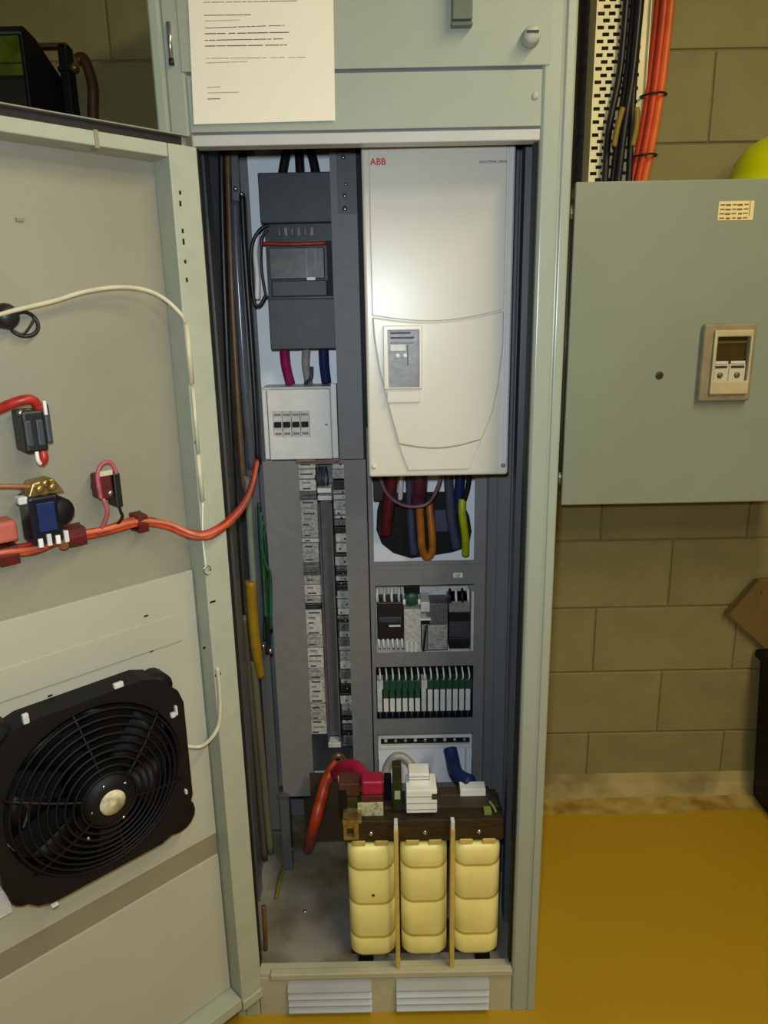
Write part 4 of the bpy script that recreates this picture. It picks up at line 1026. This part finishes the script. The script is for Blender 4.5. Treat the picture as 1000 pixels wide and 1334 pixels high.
build('down_lead', MB(Tf).tube([(ua + .014, .036, za + .010), (ua + .012, .034, za - .002), (ua + .008, .026, za - .014)], .0070, n=10), mat('tan_lead', (170, 110, 70), .5, var=.2), t)
build('side_lead', MB(Tf).tube([(ub - .012, .04, zb + .008), (ub + .02, .036, zb + .014), (ub + .05, .03, zb + .016)], .003, n=8), mat('tan_lead', (170, 110, 70)), t)
t, ua, ub, za, zb = contact('pilot_lamp_block', 'small pilot lamp block with pink and black leads', (116, 615, 152, 652), .04, 0)
build('body', MB(Tf).box(ua + .013, ub - .002, .006, .036, za + .010, zb - .002), MAROON, t, bevel=.003)
build('side_clip', MB(Tf).box(ua + .002, ua + .012, .008, .038, za - .004, zb - .002), BLACK, t, bevel=.002)
build('terminal_screw', MB(Tf).lathe([(.004, 0), (.004, .003), (0, .004)], (ua + .018, .034, za + .018), (0, 1, 0), 10), SCREW, t)
build('marker', MB(Tf).box(ua + .012, ub - .004, .030, .038, zb - .004, zb + .003), CREAMW, t, bevel=.001)
build('loop_lead', MB(Tf).tube([(ub - .003, .034, za + .012), (ub - .001, .036, zb - .004), (ub - .008, .036, zb + .012), (ua + .014, .036, zb + .014), (ua + .007, .036, zb + .002), (ua + .008, .034, zb - .008)], .0030, n=8), PINKW, t)
uu, zz = PD(128, 696, .02)
build('pink_lead', MB(Tf).tube([(ub - .006, .034, za + .012), (ub - .009, .034, za - .010), (uu, .022, zz)], .0028, n=8), PINKW, t)
uu, zz = PD(147, 690, .02)
build('black_lead', MB(Tf).tube([(ua + .010, .034, za + .012), (ua + .006, .034, za - .010), (ua + .003, .03, za - .022), (uu, .02, zz)], .0022, n=8), BLACKW, t)
uu, zz = PD(2, 688, .02)
tag(build('contact_block', MB(Tf).box(uu - .014, uu + .02, .002, .04, zz - .016, zz + .012), mat('coral_plastic', (190, 96, 84), .5, var=.1), bevel=.005, seg=3), 'coral red block cut off by the picture edge below the selector switch', 'switch')
# harness
hz = thing('wire_harness', 'red wire bundle running along the door into the cabinet', 'harness', Dw(150, 690, .01))
rh = random.Random(5)
path = [(-25, 726, .016), (0, 721, .016), (40, 715, .017), (70, 703, .018), (100, 698, .016), (135, 691, .015), (180, 680, .016), (215, 684, .024), (245, 694, .040), (266, 696, DPT + .008), (284, 688, DPT + .010)]
inside = [P(302, 675, -.03), P(318, 655, .08), P(328, 630, .20), P(334, 602, .26)]
for k, (m__, off) in enumerate(((REDW, (0, .004)), (ORW, (.004, -.003)), (mat('salmon_wire', (214, 108, 74), .4, var=.15), (.006, .002)), (ORW, (-.001, .0)))):
    pts = [Dw(x, y, n + .002) + Vector((rh.uniform(-.002, .002), rh.uniform(-.002, .002), off[1] + rh.uniform(-.002, .002))) + DN * off[0] for x, y, n in path]
    pts += [p + Vector((off[0] * .5, -off[0], off[1])) for p in inside]
    build('wire', MB().tube(pts, .0038, n=8, sub=6), m__, hz)
for i, (px, py) in enumerate(((8, 721), (96, 697), (181, 680))):
    uu, zz = PD(px, py, .012)
    lab = ('maroon adhesive cable clip nearest the picture edge', 'maroon adhesive cable clip below the selector switch', 'maroon adhesive cable clip right of the pilot lamp')[i]
    t = thing('cable_clip', lab, 'clip', dw(uu, 0, zz - .012), 'cable clips on the door')
    sx = .014 if i < 2 else .009
    build('base', MB(Tf).box(uu - sx, uu + sx, 0, .004, zz - .014, zz + .014), MAROON, t, bevel=.001)
    build('arch', MB(Tf).prism([(.004, zz - .013), (.026, zz - .012), (.028, zz), (.026, zz + .012), (.004, zz + .013), (.004, zz + .010), (.022, zz + .009), (.0235, zz), (.022, zz - .009), (.004, zz - .010)], uu - sx * .85, uu + sx * .85, 'x'), MAROON, t)

# ================================================================== WALL BOX
BYF = .45
bx0, bz1 = P(750, 237, BYF).x, 1.614
bz0 = .932; bx1 = bx0 + .60
wbx = thing('wall_enclosure', 'grey-green steel enclosure on the block wall beside the tall cabinet', 'enclosure', ((bx0 + bx1) / 2, .57, bz0))
build('body', MB().box(bx0 + .006, bx1 - .006, BYF + .016, WY, bz0 + .006, bz1 - .004), WBOX, wbx, bevel=.002)
lid = build('lid', MB().box(bx0, bx1, BYF, BYF + .014, bz0, bz1), WBOX, wbx, bevel=.002)
build('hinge', MB().cyl((bx0 - .002, BYF + .018, bz0 + .03), (0, 0, 1), .005, bz1 - bz0 - .06, 14), WBOXD, wbx)
for zz in (bz0 + .045, bz1 - .07): build('hinge_knuckle', MB().cyl((bx0 - .002, BYF + .017, zz), (0, 0, 1), .0062, .03, 14), SCREW, wbx)
q = P(858.5, 489, BYF)
build('lock', MB().lathe([(.0085, 0), (.0085, .0015), (.006, .002), (0, .0015)], (q.x, BYF, q.z), (0, -1, 0), 20), mat('lock_brown', (82, 68, 40), .4, .4, var=.2, scale=200), lid)
build('lock_core', MB().box(q.x - .0035, q.x + .0035, BYF - .0028, BYF - .001, q.z - .001, q.z + .001), BLACK, lid)
# label
a = rectY(935, 262, 981, 287, BYF)
lb = build('label_plate', MB().box(a[0], a[1], BYF - .0012, BYF, a[2], a[3]), LABELY, lid)
wl, hl = a[1] - a[0], a[3] - a[2]
for k in range(4):
    zz = a[3] - hl * (.19 + .23 * k)
    for s in range(5):
        xs_ = a[0] + wl * (.03 + .165 * s)
        build('print', MB().box(xs_ + random.uniform(0, .004), xs_ + wl * .15, BYF - .0015, BYF - .001, zz - .0012 - (.001 if s % 2 else 0), zz + .0012), mat('brown_print', (120, 92, 52), .6), lb)
build('print', MB().box(a[0] + wl * .87, a[0] + wl * .89, BYF - .0015, BYF - .001, a[2] + hl * .22, a[3]), mat('brown_print', (120, 92, 52)), lb)
# breaker window unit
a = rectY(914.5, 421, 982.5, 523, BYF - .02)
xa, xb, za, zb = a
wu = build('breaker_window', MB().plate(xa, xb, za, zb, BYF - .018, BYF, [(xa + .025, xb - .014, za + .040, zb - .026)]), mat('grey_beige_frame', (150, 138, 110), .3, var=.08, scale=30), wbx, bevel=.006, seg=3)
fr = (xa + .020, xb - .010, za + .016, zb - .014)
build('hinged_cover', MB().plate(*fr, BYF - .026, BYF - .018, [(xa + .027, xb - .015, za + .044, zb - .028)]), BEIGE, wu, bevel=.003)
build('smoked_pane', MB().box(xa + .025, xb - .014, BYF - .008, BYF - .006, za + .078, zb - .026), BROWNGL, wu)
build('pane_bar', MB().box(xa + .025, xb - .014, BYF - .010, BYF - .008, zb - .042, zb - .037), mat('bar_brown', (120, 100, 48), .4), wu)
xm = (xa + .025 + xb - .014) / 2
for (p0, p1) in ((xa + .0255, xm - .0006), (xm + .0006, xb - .0145)):
    build('breaker', MB().box(p0, p1, BYF - .014, BYF - .002, za + .041, za + .080), CREAMW, wu, bevel=.001)
    xc = (p0 + p1) / 2
    build('breaker_screw', MB().lathe([(.0065, 0), (.006, .002), (.004, .003), (0, .003)], (xc, BYF - .014, za + .056), (0, -1, 0), 14), mat('dull_zinc', (150, 140, 100), .35, .6, var=.3, scale=90), wu)
    build('breaker_marking', MB().box(p0 + .003, p1 - .004, BYF - .0148, BYF - .0135, za + .071, za + .076), mat('dark_olive', (60, 50, 22), .5), wu)
    build('breaker_toggle', MB().box(p0 + .002, p1 - .003, BYF - .016, BYF - .010, za + .080, za + .086), LGREY, wu, bevel=.001)

# ================================================================== CABLE TRAY AND CABLES OVER THE BOX
TRY = .60
tx0 = P(768.5, 150, TRY).x - .002; tx1 = tx0 + .116
tray = thing('cable_tray', 'cream perforated vertical cable tray rising from the wall enclosure', 'tray', ((tx0 + tx1) / 2, TRY + .02, bz1))
holes = []
zz = bz1 + .012; row = 0; pitch = .0195
while zz < 2.30:
    o_ = .008 if row % 2 == 0 else .0195
    x = tx0 + o_
    while x + .014 < tx1 - .004:
        holes.append((x, x + .0145, zz, zz + .0072)); x += .023
    zz += pitch / 1.5; row += 1
build('perforated_plate', MB().plate(tx0, tx1, bz1 + .001, 2.32, TRY, TRY + .0015, holes), TRAY, tray)
build('side_flange', MB().box(tx0 - .002, tx0, TRY - .025, TRY + .03, bz1 + .001, 2.32), TRAY, tray)
build('side_flange', MB().box(tx1, tx1 + .002, TRY - .010, TRY + .03, bz1 + .001, 2.32), TRAY, tray)
build('tray_back', MB().box(tx0 - .03, tx1, TRY + .040, TRY + .045, bz1 + .001, 2.32), TRAYB, tray)
for k, (xo, yo) in enumerate(((.056, 0), (.071, -.004), (.087, 0), (.078, -.020))):
    x = tx0 + xo
    cable('black_cable', ('black cable on the tray, nearest the tall cabinet', 'black cable on the tray, second from the tall cabinet', 'black cable on the tray, nearest the orange cables', 'black cable on the tray, in front of the others')[k],
          [Vector((x + .012, TRY - .013 + yo, 2.32)), Vector((x + .008, TRY - .013 + yo, 2.05)), Vector((x + .002, TRY - .013 + yo, 1.86)), Vector((x - .010 - .006 * (k == 0) + .012 * (k == 2), TRY - .015 + yo, 1.74)), Vector((x - .018 + .022 * (k == 2), TRY - .015 + yo, bz1 + .003))], .0075, BLACKW, 'cable', 'black cables on the tray')
for k, xo in enumerate((.040, .070)):
    x = tx0 + xo + .008
    cable('yellow_sleeve', ('short yellow sleeve on a black tray cable, nearer the tall cabinet', 'short yellow sleeve on a black tray cable, nearer the orange cables')[k],
          [Vector((x + .010, TRY - .046, 1.775)), Vector((x + .002 + .01 * k, TRY - .047, 1.742)), Vector((x - .004 + .01 * k, TRY - .046, 1.70))], .0062, mat('dull_yellow', (150, 122, 40), .5, var=.15), 'sleeve', n=8)
for k, (xo, m__) in enumerate(((.120, ORC2), (.136, ORC), (.128, ORC2), (.146, ORC))):
    x = tx0 + xo; yo = -.016 if k == 2 else (-.004 if k == 3 else -.002)
    cable('orange_cable', ('red-orange cable hugging the tray edge', 'orange cable second from the tray edge', 'red-orange cable in front of the orange bundle', 'outermost orange cable farthest from the tray')[k],
          [Vector((x + .014, TRY - .005 + yo, 2.32)), Vector((x + .012, TRY - .005 + yo, 2.0)), Vector((x + .004, TRY - .005 + yo, 1.82)), Vector((x - .006, TRY - .005 + yo, 1.72)), Vector((x - .022, TRY - .005 + yo, bz1 + .002))], .0085, m__, 'cable', 'orange cables beside the tray')
for zz in (1.805, 1.685):
    x = tx0 + (.132 if zz > 1.75 else .120)
    tag(build('cable_tie', MB().tube([(x - .026, TRY - .008, zz), (x, TRY - .034, zz + .002), (x + .030, TRY - .012, zz + .004), (x + .010, TRY + .010, zz)], .0022, n=6, closed=True, sub=4), BLACK), 'black cable tie around the orange cables, ' + ('upper one' if zz > 1.75 else 'lower one'), 'cable tie')

# hard hat on the wall box
hx = P(1024, 200, .57)
ht = thing('hard_hat', 'bright lime yellow hard hat resting on top of the wall enclosure', 'helmet', (hx.x, .57, bz1))
R0 = .118
prof = [(R0 + .006, .004), (R0 + .004, .010), (R0 - .004, .014), (R0 - .008, .030), (R0 - .016, .058), (R0 - .034, .084), (R0 - .062, .102), (R0 - .095, .111), (0, .113)]
sh = MB(); sh.lathe(prof, (hx.x, .57, bz1 - .002), (0, 0, 1), 40); build('shell', sh, LIME, ht)
mb = MB(); mb.lathe([(R0 - .002, 0), (R0 + .014, 0), (R0 + .014, .004), (R0 - .002, .007)], (hx.x, .57, bz1), (0, 0, 1), 40); build('brim', mb, LIME, ht)
mb = MB(); mb.tube([(hx.x, .57 + R0 * math.sin(a) * .93, bz1 + .004 + .112 * math.cos(a)) for a in [math.radians(d) for d in (-70, -45, -20, 0, 20, 45, 70)]], .007, n=8); build('crown_rib', mb, LIME, ht)

# ================================================================== RIGHT: bin and cardboard
q = PZ(999, 1112, 0) + Vector((.062, 0, 0)); tq = P(989, 874, q.y)
bn = thing('waste_bin', 'black plastic bin standing by the wall at the right picture edge', 'bin', (q.x + .16, .55, 0))
by0 = q.y; bzt = P(990, 912, by0).z
mb = MB(); 
V = []
for (ins_, z) in ((.022, .006), (.0, bzt)):
    V.append([mb.v((x, y, z)) for x, y in ((q.x - .008 + ins_, by0 + ins_ * .5), (q.x + .30 - ins_, by0 + ins_ * .5), (q.x + .30 - ins_, .672 - ins_ * .5), (q.x - .008 + ins_, .672 - ins_ * .5))])
for k in range(4): mb.face([V[0][k], V[0][(k + 1) % 4], V[1][(k + 1) % 4], V[1][k]])
mb.face(V[0][::-1]); mb.face(V[1])
build('body', mb, BLACKM, bn, bevel=.012, seg=3)
build('rim', MB().box(q.x - .018, q.x + .31, by0 - .008, .68, bzt - .012, bzt + .012), BLACKM, bn, bevel=.008, seg=3)
build('foot', MB().box(q.x + .02, q.x + .27, by0 + .02, .66, 0, .008), BLACKM, bn)
# cardboard box standing tilted in/on the bin
c0, c1, c2 = P(945, 799, .672), P(985, 755, .672), P(1003, 852, .672)
cbx = thing('cardboard_box', 'brown cardboard box leaning on the wall above the black bin', 'box', (c1.x + .12, .62, bzt + .01))
ed = (c1 - c0).normalized(); dn = (c2 - c0).normalized()
n1 = Vector((0, 1, 0))
L1 = (c1 - c0).length; L2 = .30
pts = [c0, c1, c1 + Vector((.26, 0, .012)), c0 + Vector((.36, 0, -.05)), c0 + dn * ((c0.z - bzt - .014) / max(1e-3, -dn.z))]
pts2 = [(p.x, p.z) for p in (c0, c1, c1 + Vector((.24, 0, .01)), Vector((c1.x + .30, 0, bzt + .02)), c0 + dn * ((c0.z - bzt - .014) / max(1e-3, -dn.z)))]
build('carton', MB().prism(pts2, .668, .686), CARD, cbx, bevel=.003)
a_, b_ = Vector((c0.x, 0, c0.z)), Vector((c1.x, 0, c1.z))
build('flap_edge', MB().prism([(c0.x - .003, c0.z - .002), (c1.x - .001, c1.z + .003), (c1.x + .004, c1.z), (c0.x + .003, c0.z - .004)], .664, .668), mat('cardboard_edge', (92, 70, 34), .85, var=.1), cbx)
q2 = P(991, 772, .668); build('tear_mark', MB().box(q2.x - .001, q2.x + .001, .6670, .668, q2.z - .006, q2.z + .005), BLACKM, cbx)

# ================================================================== LEFT BACKGROUND: neighbour cabinet and meter
nc = thing('low_equipment_cabinet', 'dark equipment cabinet standing behind the open door', 'cabinet', (-.95, .50, 0))
build('body', MB().box(-1.6, -.335, .36, WY - .002, 0.08, 1.672), DARKBOX, nc, bevel=.004)
build('top_board', MB().box(-1.6, -.33, .35, WY - .002, 1.673, 1.690), DARKBOX, nc, bevel=.003)
build('plinth', MB().box(-1.58, -.35, .37, WY - .01, 0, .08), BLACKM, nc)
NT_ = 1.690
MYF = .42
a = rectY(-60, 30, 40, 150, MYF)
mt_ = thing('panel_meter', 'black box instrument with a green display behind the open door', 'instrument', (a[1] - .06, .5, NT_))
x1_ = P(28, 90, MYF).x; zt1 = P(20, 30, MYF).z; 
build('housing', MB().prism([(MYF, NT_), (MYF, zt1 - .012), (MYF + .012, zt1), (MYF + .06, zt1 - .005), (MYF + .20, zt1 - .055), (MYF + .20, NT_)], x1_ - .20, x1_ + .01, 'x'), BLACKM, mt_, bevel=.004)
b0, b1 = P(-40, 100, MYF - .004), P(25, 46, MYF - .004)
build('bezel', MB().plate(x1_ - .195, x1_ + .006, NT_ + .004, zt1 - .008, MYF - .008, MYF, [(b0.x, b1.x, b0.z, b1.z)]), BLACK, mt_, bevel=.003)
sc = build('display', MB().box(b0.x, b1.x, MYF - .004, MYF - .001, b0.z, b1.z), LCD, mt_)
build('display_line', MB().box(b0.x, b1.x, MYF - .0046, MYF - .004, b0.z + (b1.z - b0.z) * .30, b0.z + (b1.z - b0.z) * .34), mat('display_dark', (44, 60, 12), .4), sc)
build('chrome_edge', MB().box(b0.x, b1.x + .004, MYF - .0095, MYF - .004, b1.z + .001, b1.z + .005), RAIL, mt_)
build('lower_panel', MB().box(b0.x, b1.x, MYF - .0095, MYF - .007, NT_ + .008, b0.z - .008), DARKBOX, mt_)
br2 = thing('wall_bracket', 'dark bracket post with a small knob beside the instrument', 'bracket', (P(85, 100, .60).x, .6, NT_))
a = rectY(78, 55, 90, 140, .58)
build('post', MB().box(a[0], a[1], .58, .62, NT_, a[3]), BLACKM, br2, bevel=.003)
build('arm', MB().box(a[0] - .04, a[1], .58, .60, a[3] - .008, a[3]), HOSE, br2)
q = P(97, 88, .57); build('knob', MB().lathe([(0, -.010), (.009, -.005), (.009, .005), (0, .010)], (q.x, .57, q.z), (0, -1, 0), 14), BRASS, br2)
build('knob_stem', MB().box(a[0], q.x, .572, .59, q.z - .004, q.z + .004), BLACKM, br2)
cable('brown_hose', 'brown hose curving down beside the instrument bracket', [P(100, 78, .55), P(108, 76, .55), P(115, 90, .55), P(121, 115, .55), P(121, 150, .55), Vector((P(121, 160, .55).x, .55, NT_ + .008))], .011, HOSE, 'hose', n=12)
